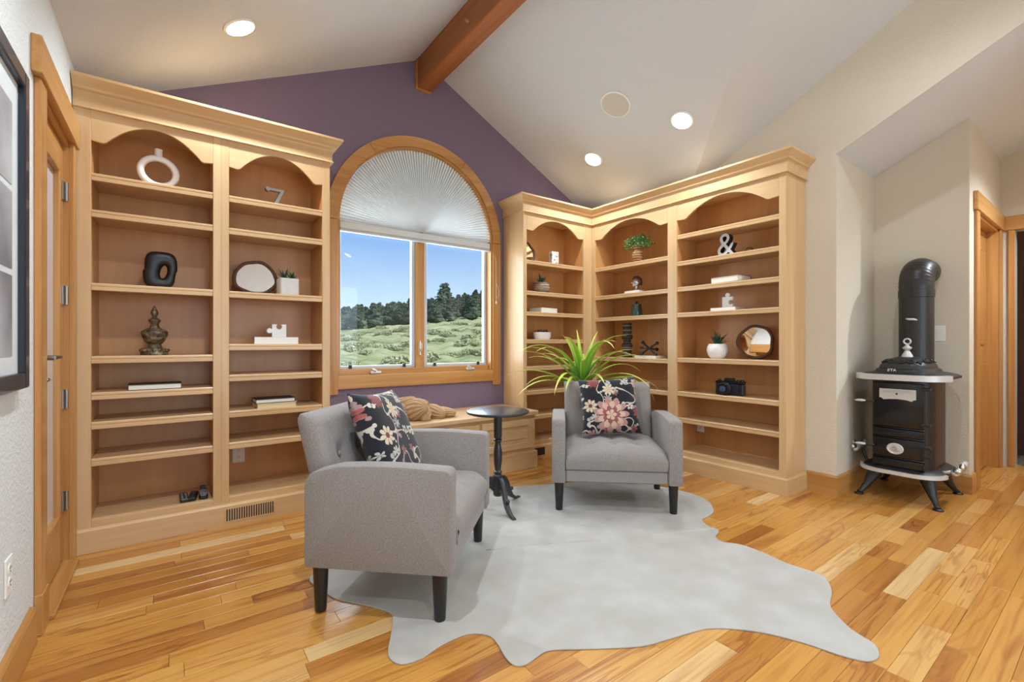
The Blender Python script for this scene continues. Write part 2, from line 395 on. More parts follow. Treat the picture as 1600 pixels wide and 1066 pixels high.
def glass_mat():
    m, t, b = base_mat('pane_glass'); t.nodes.remove(b)
    out = t.nodes['Material Output']; tr = t.nodes.new('ShaderNodeBsdfTransparent'); gl = t.nodes.new('ShaderNodeBsdfGlossy'); gl.inputs['Roughness'].default_value = .02
    tr.inputs[0].default_value = (.97, .98, .98, 1)
    mx = t.nodes.new('ShaderNodeMixShader'); mx.inputs[0].default_value = .02; t.links.new(tr.outputs[0], mx.inputs[1]); t.links.new(gl.outputs[0], mx.inputs[2]); t.links.new(mx.outputs[0], out.inputs[0])
glass_mat()
flat('sheer_white', S(214, 214, 224), .25, coat=.4)
def meadow_mat():
    m, t, b = base_mat('meadow'); N = t.nodes.new; L = t.links.new
    geo = N('ShaderNodeNewGeometry'); mp = N('ShaderNodeMapping'); mp.inputs['Scale'].default_value = (.16, .45, .3); L(geo.outputs['Position'], mp.inputs['Vector'])
    n = N('ShaderNodeTexNoise'); n.inputs['Scale'].default_value = 1; n.inputs['Detail'].default_value = 9; n.inputs['Roughness'].default_value = .7; L(mp.outputs[0], n.inputs['Vector'])
    rp = N('ShaderNodeValToRGB'); cr = rp.color_ramp
    cr.elements[0].position = .3; cr.elements[0].color = S(108, 106, 88); cr.elements[1].position = .70; cr.elements[1].color = S(190, 186, 152)
    for p, c in ((.42, S(128, 138, 98)), (.5, S(150, 158, 114)), (.58, S(166, 168, 132))): q = cr.elements.new(p); q.color = c
    L(n.outputs['Fac'], rp.inputs[0]); L(rp.outputs[0], b.inputs['Base Color']); b.inputs['Roughness'].default_value = 1; b.inputs['Specular IOR Level'].default_value = 0
meadow_mat()
# ---- printed floral cushion cloth
def floral(name, centre=None):
    m, t, b = base_mat(name); N = t.nodes.new; L = t.links.new
    co = N('ShaderNodeTexCoord'); sp = N('ShaderNodeSeparateXYZ'); L(co.outputs['Object'], sp.inputs[0])
    cb = N('ShaderNodeCombineXYZ'); L(sp.outputs['X'], cb.inputs[0]); L(sp.outputs['Z'], cb.inputs[1])
    cur = None
    def math_(op, a, bb=None):
        n = N('ShaderNodeMath'); n.operation = op
        for i, v in enumerate((a, bb)):
            if v is None: continue
            if isinstance(v, (int, float)): n.inputs[i].default_value = v
            else: L(v, n.inputs[i])
        return n.outputs[0]
    def mix(fac, a, bcol):
        mx = N('ShaderNodeMix'); mx.data_type = 'RGBA'; L(fac, mx.inputs[0])
        for s, v in ((6, a), (7, bcol)):
            if isinstance(v, tuple): mx.inputs[s].default_value = v
            else: L(v, mx.inputs[s])
        return mx.outputs[2]
    # winding stems
    ns = N('ShaderNodeTexNoise'); ns.inputs['Scale'].default_value = 7; ns.inputs['Detail'].default_value = 1; L(cb.outputs[0], ns.inputs['Vector'])
    d = math_('ABSOLUTE', math_('SUBTRACT', ns.outputs['Fac'], .5)); stem = math_('LESS_THAN', d, .013)
    cur = mix(stem, S(22, 21, 30), S(196, 186, 170))
    def flowers(scale, rad, petals, cols, core, cur, seedoff, depth=.38, squash=1.0):
        mp = N('ShaderNodeMapping'); mp.inputs['Location'].default_value = (seedoff, seedoff * .7, 0); L(cb.outputs[0], mp.inputs['Vector'])
        v = N('ShaderNodeTexVoronoi'); v.inputs['Scale'].default_value = scale; v.inputs['Randomness'].default_value = .6; L(mp.outputs[0], v.inputs['Vector'])
        df = N('ShaderNodeVectorMath'); df.operation = 'SUBTRACT'; L(mp.outputs[0], df.inputs[0]); L(v.outputs['Position'], df.inputs[1])
        # voronoi works in scaled space
        if True:
            sc = N('ShaderNodeVectorMath'); sc.operation = 'SCALE'; sc.inputs['Scale'].default_value = 1; L(df.outputs[0], sc.inputs[0])
        s2 = N('ShaderNodeSeparateXYZ'); L(sc.outputs[0], s2.inputs[0])
        sc_c = N('ShaderNodeSeparateColor'); L(v.outputs['Color'], sc_c.inputs[0])
        ang = math_('ADD', math_('ARCTAN2', s2.outputs['Y'], s2.outputs['X']), math_('MULTIPLY', sc_c.outputs[0], 6.28))
        pet = math_('ABSOLUTE', math_('COSINE', math_('MULTIPLY', ang, petals / 2)))
        lim = math_('MULTIPLY', math_('ADD', math_('MULTIPLY', pet, depth), 1 - depth), rad)
        fac = math_('LESS_THAN', v.outputs['Distance'], lim)
        rp = N('ShaderNodeValToRGB'); rp.color_ramp.interpolation = 'CONSTANT'
        k = len(cols)
        rp.color_ramp.elements[0].color = cols[0]; rp.color_ramp.elements[0].position = 0
        rp.color_ramp.elements[1].color = cols[1]; rp.color_ramp.elements[1].position = 1 / k
        for i in range(2, k): q = rp.color_ramp.elements.new(i / k); q.color = cols[i]
        L(sc_c.outputs[1], rp.inputs[0])
        line = math_('LESS_THAN', pet, .22)
        c2 = mix(line, rp.outputs[0], S(110, 62, 62))
        cur = mix(fac, cur, c2)
        cf = math_('LESS_THAN', v.outputs['Distance'], rad * .3)
        return mix(cf, cur, core)
    cur = flowers(16, .36, 2, [S(206, 198, 182), S(170, 174, 160), S(160, 128, 130), S(196, 188, 176)], S(150, 140, 128), cur, 3.1, .75)
    cur = flowers(12, .30, 5, [S(190, 150, 140), S(206, 190, 168), S(150, 90, 88), S(186, 180, 170)], S(110, 62, 60), cur, 5.3, .5)
    cur = flowers(8.5, .40, 8, [S(210, 192, 164), S(160, 84, 80), S(190, 138, 130), S(176, 166, 170), S(132, 60, 58)], S(120, 60, 56), cur, 1.7)
    if centre:
        cx, cz, r = centre
        dx = math_('SUBTRACT', sp.outputs['X'], cx); dz = math_('SUBTRACT', sp.outputs['Z'], cz)
        dist = math_('SQRT', math_('ADD', math_('MULTIPLY', dx, dx), math_('MULTIPLY', dz, dz)))
        ang = math_('ARCTAN2', dz, dx)
        for rr, pc, c in ((r, 11, S(178, 132, 122)), (r * .78, 9, S(206, 170, 148)), (r * .5, 7, S(150, 84, 84)), (r * .3, 5, S(212, 180, 154))):
            pet = math_('ABSOLUTE', math_('COSINE', math_('MULTIPLY', ang, pc / 2)))
            lim = math_('MULTIPLY', math_('ADD', math_('MULTIPLY', pet, .34), .66), rr)
            cur = mix(math_('LESS_THAN', dist, lim), cur, mix(math_('LESS_THAN', pet, .25), c, S(96, 54, 58)))
    L(cur, b.inputs['Base Color']); b.inputs['Roughness'].default_value = .9; b.inputs['Sheen Weight'].default_value = .2
    nb = N('ShaderNodeTexNoise'); nb.inputs['Scale'].default_value = 300; L(co.outputs['Object'], nb.inputs['Vector'])
    bp = N('ShaderNodeBump'); bp.inputs['Strength'].default_value = .3; bp.inputs['Distance'].default_value = .002; L(nb.outputs['Fac'], bp.inputs['Height']); L(bp.outputs[0], b.inputs['Normal'])
floral('floral_scatter'); floral('floral_bloom', (0.0, -.075, .125))
def leaf_gradient():
    m, t, b = base_mat('strap_leaf'); co = t.nodes.new('ShaderNodeTexCoord'); sp = t.nodes.new('ShaderNodeSeparateXYZ')
    t.links.new(co.outputs['UV'], sp.inputs[0])
    rp = t.nodes.new('ShaderNodeValToRGB'); rp.color_ramp.elements[0].color = S(52, 110, 48); rp.color_ramp.elements[1].color = S(222, 214, 108)
    q = rp.color_ramp.elements.new(.45); q.color = S(146, 192, 58)
    rp.color_ramp.elements[2].position = .95
    t.links.new(sp.outputs['X'], rp.inputs[0]); t.links.new(rp.outputs[0], b.inputs['Base Color']); b.inputs['Roughness'].default_value = .4
leaf_gradient()
M = MATS

# ================================================================== room shell
XL, XR, YW, YB = -.405, 3.76, 3.61, -3.0      # left wall, right wall, window wall, rear wall
RX, RZ = 1.714, 3.481                          # ridge
SL, SR, SC = .475, .51, .5
YC = .313                                      # cross ridge
def zl(x): return RZ - SL * (RX - x)
def zr(x): return RZ - SR * (x - RX)
ZE = zr(XR)
YV = YC + (RZ - ZE) / SC
XN, YN = 4.55, 1.255                           # niche back wall and return wall
YH, XH = .705, 5.82                            # hallway wall and far wall
ZN = 2.40
def zn(y): return ZN + .485 * (YN - y) if y > YC else ZN + .485 * (YN - 2 * YC + y)
YO = 2 * YC - YN                               # other edge of the opening

# floor and planks
fl = structure('floor', label='honey coloured hickory plank floor')
bm = B(); box(bm, XL - .3, 6.6, YB - .2, YW, -.12, -.016); obj('subfloor', bm, M['dark_gap'], fl)
PWD, PH = .083, .016
um = bmesh.new(); box(um, 0, 1, 0, 1, 0, 1)
pm = bpy.data.meshes.new('plank')
t_ = bmesh.new()
w = PWD - .0008; bv = .0012
vsx = [(0, 0, -PH), (1, 0, -PH), (1, w, -PH), (0, w, -PH), (0, 0, -bv), (1, 0, -bv), (1, w, -bv), (0, w, -bv), (.0012, bv, 0), (.9988, bv, 0), (.9988, w - bv, 0), (.0012, w - bv, 0)]
vv = [t_.verts.new(p) for p in vsx]
for f in ((0, 1, 5, 4), (1, 2, 6, 5), (2, 3, 7, 6), (3, 0, 4, 7), (4, 5, 9, 8), (5, 6, 10, 9), (6, 7, 11, 10), (7, 4, 8, 11), (8, 9, 10, 11)): t_.faces.new([vv[i] for i in f])
t_.to_mesh(pm); t_.free(); um.free(); pm.materials.append(M['plank_hickory'])
planks = []
y = YB; rnd = random.Random(3)
while y < YW:
    x1max = XR + .02 if y > YN + .02 else (6.5)
    x = XL - .02 - rnd.random() * .5
    while x < x1max:
        ln_ = rnd.choice((.3, .42, .55, .7, .85, 1.05, 1.3)) * (0.85 + .3 * rnd.random())
        a, c = max(x, XL - .02), min(x + ln_, x1max)
        if c - a > .04: planks.append((a, c, y))
        x += ln_
    y += PWD
def plank_score(p):
    a, c, yy = p; best = 0
    for xx in (a, (a + c) / 2, c):
        D = xx * math.sin(YAW) + yy * math.cos(YAW); l = xx * math.cos(YAW) - yy * math.sin(YAW)
        if D < .5: continue
        u = 800 + 720 * l / D; v = 536 + 720 * 1.07 / D
        if -20 < u < 1620 and v < 1110: best = max(best, (c - a) / D ** 2)
    if yy > 3.2 and a < .9: best *= .01
    return best
planks.sort(key=plank_score, reverse=True)
for a, c, yy in planks[:300]:
    o = bpy.data.objects.new('plank', pm); link(o); o.parent = fl; o.location = (a + .0004, yy, 0); o.scale = (c - a - .0008, 1, 1)
bm = B()
for a, c, yy in planks[300:]:
    q = [bm.verts.new((a + (c - a - .0008) * px, yy + py, pz)) for px, py, pz in vsx]
    for f in ((4, 5, 9, 8), (5, 6, 10, 9), (6, 7, 11, 10), (7, 4, 8, 11), (8, 9, 10, 11)): bm.faces.new([q[i] for i in f])
tag(obj('far_planks', bm, M['plank_hickory'], fl), 'remaining floor planks away from the view', kind='stuff')

def ngon_prism(name, pts, normal_off, mat, parent=None, kind=True):
    """flat polygon pts (3-D) thickened by the offset vector"""
    bm = B(); A = [bm.verts.new(p) for p in pts]; Bq = [bm.verts.new(Vector(p) + Vector(normal_off)) for p in pts]; n = len(pts)
    bm.faces.new(A); bm.faces.new(Bq)
    for i in range(n): bm.faces.new((A[i], A[(i + 1) % n], Bq[(i + 1) % n], Bq[i]))
    o = obj(name, bm, mat, parent)
    if kind: tag(o, kind='structure')
    return o
# ceiling planes
ce = structure('ceiling', label='vaulted cream textured ceiling with cross gable')
CP = M['ceiling_paint']; U = (0, 0, .12)
ngon_prism('ceiling_slope', [(XL - .1, YB, zl(XL - .1)), (RX, YB, RZ), (RX, YW + .1, RZ), (XL - .1, YW + .1, zl(XL - .1))], U, CP, ce, False)
ngon_prism('ceiling_slope', [(RX, YW + .1, RZ), (XR + .1, YW + .1, zr(XR + .1)), (XR + .1, YV, zr(XR + .1)), (XR, YV, ZE), (RX, YC, RZ)], U, CP, ce, False)
ngon_prism('ceiling_slope', [(XR, YV, ZE), (XR, YC, RZ), (RX, YC, RZ)], U, CP, ce, False)
ngon_prism('ceiling_slope', [(XR, 2 * YC - YV, ZE), (XR, YC, RZ), (RX, YC, RZ)], U, CP, ce, False)
ngon_prism('ceiling_slope', [(RX, YB, RZ), (XR + .1, YB, zr(XR + .1)), (XR + .1, 2 * YC - YV, zr(XR + .1)), (XR, 2 * YC - YV, ZE), (RX, YC, RZ)], U, CP, ce, False)
# niche + hallway ceiling
ngon_prism('niche_slope', [(XR + .0125, YN + .1, zn(YN + .1)), (6.6, YN + .1, zn(YN + .1)), (6.6, YC, zn(YC)), (XR + .0125, YC, zn(YC))], U, CP, ce, False)
ngon_prism('niche_slope', [(XR + .0125, YO - .1, zn(YO - .1)), (6.6, YO - .1, zn(YO - .1)), (6.6, YC, zn(YC)), (XR + .0125, YC, zn(YC))], U, CP, ce, False)
# left wall with the door opening
DY0, DY1, DZ = 2.475, 3.085, 2.03
wl = structure('wall_left', label='pale textured wall beside the glazed oak door')
def yz_wall(name, poly, x0, x1, mat, parent): bm = B(); prism(bm, poly, x0, x1, 'yz'); return obj(name, bm, mat, parent)
ztop = zl(XL) + .02
yz_wall('wall_panel', [(YB, 0), (DY0, 0), (DY0, ztop), (YB, ztop)], XL - .14, XL, M['wall_lit_tint'], wl)
yz_wall('wall_panel', [(DY1, 0), (YW + .1, 0), (YW + .1, ztop), (DY1, ztop)], XL - .14, XL, M['wall_lit_tint'], wl)
yz_wall('wall_panel', [(DY0, DZ), (DY1, DZ), (DY1, ztop), (DY0, ztop)], XL - .14, XL, M['wall_lit_tint'], wl)
# window wall
WC, WR, WS, WZ0 = 1.719, .708, 2.009, .8175
wb = structure('wall_back', label='purple gable wall around the arched window')
def arc_pts(r, a0, a1, n): return [(WC + r * math.cos(a0 + (a1 - a0) * i / n), WS + r * math.sin(a0 + (a1 - a0) * i / n)) for i in range(n + 1)]
bm = B()
arcL = arc_pts(WR, PI, PI / 2, 20); arcR = arc_pts(WR, PI / 2, 0, 20)
prism(bm, [(XL - .1, 0), (WC, 0), (WC, WZ0), (WC - WR, WZ0)] + arcL + [(WC, RZ + .05), (RX, RZ + .05), (XL - .1, zl(XL - .1) + .05)], YW, YW + .16, 'xz')
prism(bm, [(WC, 0), (XR + .1, 0), (XR + .1, zr(XR + .1) + .05), (WC, RZ + .05)] + arcR + [(WC + WR, WZ0), (WC, WZ0)], YW, YW + .16, 'xz')
obj('wall_panel', bm, M['wall_purple'], wb)
# right wall, with its header over the niche opening
wr = structure('wall_right', label='beige wall with sloped header over the stove niche')
yz_wall('wall_panel', [(YN + .002, 0), (YW + .1, 0), (YW + .1, ZE + .03), (YV, ZE + .03), (YC, RZ + .03), (YC, zn(YC)), (YN + .002, zn(YN))], XR, XR + .012, M['wall_beige'], wr)
yz_wall('wall_panel', [(YO, 0), (YB, 0), (YB, ZE + .03), (2 * YC - YV, ZE + .03), (YC, RZ + .03), (YC, zn(YC)), (YO, zn(YO))], XR, XR + .012, M['wall_beige'], wr)
wn_ = structure('wall_niche', label='beige walls of the stove niche')
bm = B(); box(bm, XR + .0006, XN + .12, YN, YN + .12, 0, zn(YN) - .001); obj('return_panel', bm, M['wall_beige'], wn_)
bm = B(); prism(bm, [(YH + .002, 0), (YN + .1, 0), (YN + .1, zn(YN + .1) - .001), (YH + .002, zn(YH + .002) - .001)], XN, XN + .12, 'yz'); obj('back_panel', bm, M['wall_beige'], wn_)
wh = structure('wall_hall', label='beige hallway walls beyond the stove')
HX0, HX1, HZ = 4.82, 5.70, 2.04
for x0, x1, z0, z1 in ((XN + .0006, HX0, 0, 3), (HX1, XH + .1, 0, 3), (HX0, HX1, HZ, 3)):
    bm = B(); box(bm, x0, x1, YH, YH + .12, z0, min(z1, zn(YH) + .02)); obj('wall_panel', bm, M['wall_beige'], wh)
FY0, FY1 = -.35, .62
for y0, y1, z0, z1 in ((FY1, YH + .1, 0, 3.2), (YO - .2, FY0, 0, 3.2), (FY0, FY1, HZ, 3.2)):
    bm = B(); box(bm, XH, XH + .12, y0, y1, z0, 3.1); obj('wall_panel', bm, M['wall_beige'], wh)
bm = B(); box(bm, XR + .02, 6.6, YO - .22, YO - .1, 0, 3.2); obj('wall_panel', bm, M['wall_beige'], wh)
bm = B(); box(bm, 6.5, 6.6, -.7, .8, 0, 3.1); obj('opening_shade_panel', bm, M['opening_shade_z'], wh)  # dark sheet standing in for the unlit space behind the opening
# rear wall behind the camera, with two openings added for the fill light
wrr = structure('wall_rear', label='pale rear wall with two openings added for fill light')
for x0, x1, z0, z1 in ((XL - .1, -.15, 0, 3.5), (1.35, 1.85, 0, 3.5), (3.35, XR + .1, 0, 3.5), (-.15, 1.35, 0, .4), (1.85, 3.35, 0, .4), (-.15, 1.35, 2.3, 3.5), (1.85, 3.35, 2.3, 3.5)):
    bm = B(); box(bm, x0, x1, YB - .14, YB, z0, z1); obj('wall_panel', bm, M['wall_lit_tint'], wrr)

# ridge beam
bmr = structure('trim_1', label='heavy stained timber ridge beam')
bm = B(); box(bm, 1.657, 1.787, YB + .02, YW - .012, 3.212, RZ - .02, .006); obj('beam', bm, M['beam_y'], bmr)
for x0, x1, z0, z1 in ((1.648, 1.657, 3.204, RZ - .03), (1.657, 1.787, 3.204, 3.212)):
    bm = B(); box(bm, x0, x1, YW - .03, YW - .001, z0, z1); obj('scribe_strip', bm, M['oak_y'], bmr)
bm = B(); lathe(bm, [(0, 0), (.012, .002), (.012, .03), (0, .03)], 10, T(1.657, 2.75, 3.30) @ R(-PI / 2, 'Y')); obj('dowel', bm, M['oak_y'], bmr)

# baseboards
BBP = [(0, 0), (.018, 0), (.018, .12), (.012, .132), (0, .135)]
def baseboard(name, path, label):
    root = structure(name, label=label); bm = B(); sweep(bm, BBP, path)
    ax = 'y' if abs(path[0][1] - path[-1][1]) > abs(path[0][0] - path[-1][0]) else 'x'
    obj('board', bm, M['oak_' + ax], root); return root
baseboard('baseboard_left', [(XL, YB, 1, 0), (XL, 2.325, 1, 0)], 'oak baseboard along the pale left wall')
b2 = structure('baseboard_right', label='oak baseboard around the stove niche')
bm = B(); sweep(bm, BBP, [(XR, 1.44, -1, 0), (XR, YN, -1, -1)]); obj('board', bm, M['oak_y'], b2)
bm = B(); sweep(bm, BBP, [(XR, YN, -1, -1), (XN, YN, -1, -1)]); obj('board', bm, M['oak_x'], b2)
bm = B(); sweep(bm, BBP, [(XN, YN, -1, -1), (XN, YH, -1, -1)]); obj('board', bm, M['oak_y'], b2)
bm = B(); sweep(bm, BBP, [(XN, YH, -1, -1), (4.68, YH, 0, -1)]); obj('board', bm, M['oak_x'], b2)

# glazed oak door in the left wall
d1 = structure('door_1', label='oak framed glass door with brushed lever handle')
for y0, y1 in ((DY0 - .012, DY0 + .012), (DY1 - .012, DY1 + .012)):
    bm = B(); box(bm, XL - .13, XL + .002, y0, y1, 0, DZ); obj('jamb', bm, M['oak_z'], d1)
bm = B(); box(bm, XL - .13, XL + .002, DY0, DY1, DZ - .012, DZ + .012); obj('head_jamb', bm, M['oak_y'], d1)
bm = B(); box(bm, XL, XL + .02, DY0 - .098, DY0 + .004, 0, DZ + .01, .003); obj('casing', bm, M['oak_z'], d1)
bm = B(); box(bm, XL, XL + .02, DY1 - .004, DY1 + .075, 0, DZ + .01, .003); obj('casing', bm, M['oak_z'], d1)
bm = B(); box(bm, XL, XL + .03, DY0 - .145, DY1 + .08, DZ + .01, DZ + .145, .003); obj('head_casing', bm, M['oak_y'], d1)
bm = B(); box(bm, XL, XL + .026, DY0 - .102, DY0 - .0, 0, .15, .003); obj('plinth_block', bm, M['oak_z'], d1)
bm = B(); box(bm, XL - .10, XL + .04, DY0 + .012, DY1 - .012, 0, .02, .003); obj('threshold', bm, M['oak_y'], d1)
dx0, dx1 = XL - .06, XL - .018
for y0, y1, nm in ((DY0 + .015, DY0 + .125, 'stile'), (DY1 - .125, DY1 - .015, 'stile')):
    bm = B(); box(bm, dx0, dx1, y0, y1, .03, DZ - .015, .003); obj(nm, bm, M['oak_z'], d1)
for z0, z1 in ((.03, .25), (DZ - .15, DZ - .015)):
    bm = B(); box(bm, dx0, dx1, DY0 + .125, DY1 - .125, z0, z1, .003); obj('rail', bm, M['oak_y'], d1)
bm = B()
for y0, y1, z0, z1 in ((DY0 + .125, DY0 + .142, .25, DZ - .15), (DY1 - .142, DY1 - .125, .25, DZ - .15), (DY0 + .125, DY1 - .125, .25, .267), (DY0 + .125, DY1 - .125, DZ - .167, DZ - .15)): box(bm, dx0 - .004, dx1 + .006, y0, y1, z0, z1, .003)
obj('glazing_bead', bm, M['oak_z'], d1)
bm = B(); box(bm, XL - .042, XL - .034, DY0 + .142, DY1 - .142, .267, DZ - .167); obj('pane', bm, M['sheer_white'], d1)
for z in (.31, .80, 1.30, 1.80):
    bm = B(); tube(bm, [(XL - .006, DY1 - .016, z - .045), (XL - .006, DY1 - .016, z + .045)], .007, 8); box(bm, XL - .017, XL - .012, DY1 - .05, DY1 - .018, z - .045, z + .045); obj('hinge', bm, M['satin_steel'], d1)
hy = DY0 + .06
bm = B(); lathe(bm, [(0, 0), (.027, 0), (.027, .008), (.011, .012), (.011, .05), (0, .05)], 18, T(dx1, hy, 1.012) @ R(PI / 2, 'Y'))
tube(bm, [(dx1 + .045, hy, 1.012), (dx1 + .05, hy + .03, 1.012), (dx1 + .05, hy + .11, 1.012)], [.010, .009, .008], 10); obj('lever_handle', bm, M['satin_steel'], d1, autosmooth=.6)
bm = B(); lathe(bm, [(0, 0), (.024, 0), (.022, .01), (.01, .012), (.01, .02), (0, .02)], 18, T(dx1, hy, .925) @ R(PI / 2, 'Y'))
ball(bm, (dx1 + .028, hy, .925), (.010, .022, .008)); obj('thumb_turn', bm, M['satin_steel'], d1, autosmooth=.6)

# hallway doors
d2 = structure('door_2', label='oak hallway door with wide flat casing')
for x0, x1 in ((HX0 - .115, HX0), (HX1, HX1 + .09)):
    bm = B(); box(bm, x0, x1, YH - .018, YH, 0, HZ, .003); obj('casing', bm, M['oak_z'], d2)
bm = B(); box(bm, HX0 - .14, HX1 + .11, YH - .026, YH, HZ, HZ + .135, .003); obj('head_casing', bm, M['oak_x'], d2)
for x0, x1 in ((HX0, HX0 + .02), (HX1 - .02, HX1)):
    bm = B(); box(bm, x0, x1, YH, YH + .13, 0, HZ); obj('jamb', bm, M['oak_z'], d2)
bm = B(); box(bm, HX0, HX1, YH, YH + .13, HZ - .02, HZ); obj('head_jamb', bm, M['oak_x'], d2)
bm = B(); box(bm, HX0 + .02, HX1 - .02, YH + .07, YH + .11, .01, HZ - .022, .003); obj('leaf', bm, M['oak_z'], d2)
for z0, z1 in ((.15, .9), (1.05, 1.85)):
    bm = B(); box(bm, HX0 + .14, HX1 - .14, YH + .06, YH + .072, z0, z1, .008); obj('panel', bm, M['oak_z'], d2)
d3 = structure('door_3', label='sliding oak pocket door at the end of the hallway')
for y0, y1 in ((FY0 - .09, FY0), (FY1, FY1 + .04)):
    bm = B(); box(bm, XH - .018, XH, y0, y1, 0, HZ, .003); obj('casing', bm, M['oak_z'], d3)
bm = B(); box(bm, XH - .022, XH, FY0 - .1, FY1 + .06, HZ, HZ + .12, .003); obj('head_casing', bm, M['oak_y'], d3)
bm = B(); box(bm, XH - .012, XH + .06, .44, .50, .01, HZ - .01, .003); lf = obj('leaf_edge', bm, M['oak_z'], d3)
bm = B(); box(bm, XH + .01, XH + .05, -.34, .44, .01, HZ - .01, .003); obj('leaf', bm, M['oak_z'], d3)
bm = B(); lathe(bm, [(0, 0), (.028, 0), (.026, .01), (.012, .014), (0, .014)], 16, T(XH - .012, .47, 1.02) @ R(-PI / 2, 'Y')); obj('pull', bm, M['satin_steel'], d3, autosmooth=.6)
bm = B(); box(bm, XH - .02, XH - .011, .447, .493, 1.86, 2.02); obj('top_guide', bm, M['nickel_dull'], d3)

# ================================================================== arched window
w1 = structure('window_1', label='arched oak window with two casement sashes')
CWD, CT = .085, .022
def arc_seg(r0, r1, a0, a1, n, y0, y1):
    bm = B()
    poly = arc_pts(r1, a0, a1, n) + arc_pts(r0, a1, a0, n)
    return prism(bm, poly, y0, y1, 'xz')
for a0, a1 in ((PI, PI * .70), (PI * .70, PI * .33), (PI * .33, 0)):
    bm = arc_seg(WR, WR + CWD, a0 - .002, a1 + .002, 16, YW - CT, YW); obj('arch_casing', bm, M['oak_x'], w1)
for s in (-1, 1):
    xa, xb = WC + s * WR, WC + s * (WR + CWD)
    bm = B(); box(bm, min(xa, xb), max(xa, xb), YW - CT, YW, .676, WS - .002, .002); obj('side_casing', bm, M['oak_z'], w1)
    xj = WC + s * WR
    bm = B(); box(bm, min(xj, xj - s * .016), max(xj, xj - s * .016), YW - .004, YW + .12, WZ0, WS); obj('jamb', bm, M['oak_z'], w1)
bm = arc_seg(WR - .016, WR, 0, PI, 40, YW - .004, YW + .12); obj('arch_jamb', bm, M['oak_x'], w1)
bm = B(); box(bm, WC - WR, WC + WR, YW - CT, YW, .716, WZ0 - .002, .002); obj('apron', bm, M['oak_x'], w1)
bm = B(); box(bm, WC - WR, WC + WR, YW - .004, YW + .12, WZ0 - .02, WZ0 + .002); obj('stool', bm, M['oak_x'], w1)
GY = YW + .085
bm = B(); box(bm, WC - .042, WC + .042, YW + .05, GY + .03, WZ0, WS - .03, .003); obj('mullion', bm, M['oak_z'], w1)
bm = B(); box(bm, WC - WR + .016, WC + WR - .016, YW + .03, GY + .03, WZ0, WZ0 + .045, .003); obj('bottom_rail', bm, M['oak_x'], w1)
bm = B(); box(bm, WC - WR + .016, WC + WR - .016, GY - .01, GY + .03, WS - .03, WS + .03, .003); obj('transom', bm, M['oak_x'], w1)
for s in (-1, 1):
    xa, xb = (WC - WR + .016, WC - .042) if s < 0 else (WC + .042, WC + WR - .016)
    sash = B()
    for x0, x1, z0, z1 in ((xa, xa + .03, WZ0 + .045, WS - .03), (xb - .03, xb, WZ0 + .045, WS - .03), (xa + .03, xb - .03, WZ0 + .045, WZ0 + .07), (xa + .03, xb - .03, WS - .055, WS - .03)): box(sash, x0, x1, GY - .018, GY + .022, z0, z1, .003)
    so = obj('sash', sash, M['sash_grey'], w1)
    bm = B(); box(bm, xa + .03, xb - .03, GY, GY + .005, WZ0 + .07, WS - .055); obj('pane', bm, M['pane_glass'], so)
    hx = xa + .28 if s < 0 else xb - .22
    bm = B(); box(bm, hx - .035, hx + .055, YW + .008, YW + .03, WZ0 + .004, WZ0 + .026, .006); tube(bm, [(hx - s * .01 - .01, YW + .012, WZ0 + .02), (hx - .02, YW + .006, WZ0 + .045), (hx + .01, YW + .006, WZ0 + .028)], .007, 8); obj('crank_handle', bm, M['nickel_dull'], w1)
    for q in (xa + .1, xb - .1):
        bm = B(); box(bm, q - .012, q + .012, GY - .03, GY - .018, WZ0 + .05, WZ0 + .078, .002); obj('screen_clip', bm, M['slot_dark'], w1)
bm = B(); box(bm, WC - .03, WC - .016, YW + .008, YW + .02, .96, 1.09, .004); tube(bm, [(WC - .023, YW + .008, 1.0), (WC - .018, YW - .006, 1.02), (WC - .018, YW - .006, 1.07)], .006, 8); obj('sash_lock', bm, M['satin_steel'], w1)
bm = arc_seg(.0001, WR - .016, 0, PI, 40, GY, GY + .005); obj('arch_pane', bm, M['pane_glass'], w1)
# pleated fan shade
sh = thing('pleated_shade', 'white pleated fan shade filling the arched window top', 'window shade', (WC, YW + .028, WS - .045))
bm = B(); npl = 84; rr0, rr1 = .02, WR - .022
prev = None; hz_ = .045; sec_ = PI / npl
for i in range(npl):
    for fr_, d in ((.0, -.012), (.52, -.012), (.62, .020), (.90, .020)):
        a = PI - sec_ * (i + fr_)
        pa = bm.verts.new((rr0 * math.cos(a), d * .15, hz_ + rr0 * math.sin(a) * .6)); pb = bm.verts.new((rr1 * math.cos(a), d, hz_ + rr1 * math.sin(a)))
        if prev: bm.faces.new((prev[0], prev[1], pb, pa))
        prev = (pa, pb)
obj('pleats', bm, M['shade_fabric'], sh)
bm = B(); box(bm, -WR + .02, WR - .02, -.03, .012, -.012, .04, .005); obj('bottom_rail', bm, M['shade_fabric'], sh)
bm = B(); box(bm, -WR + .02, WR - .02, -.026, .008, -.034, -.014, .004); obj('rail_channel', bm, M['sash_grey'], sh)
bm = B()
tube(bm, [(.715, -.04, -.02), (.735, -.056, -.12), (.735, -.06, -.5)], .002, 6); tube(bm, [(.735, -.06, -.33), (.765, -.06, -.4), (.76, -.06, -.47), (.735, -.06, -.46)], .0018, 6)
lathe(bm, [(0, 0), (.006, .002), (.008, .02), (.004, .03), (0, .03)], 8, T(.735, -.06, -.53)); obj('pull_cord', bm, M['white_plastic'], sh)

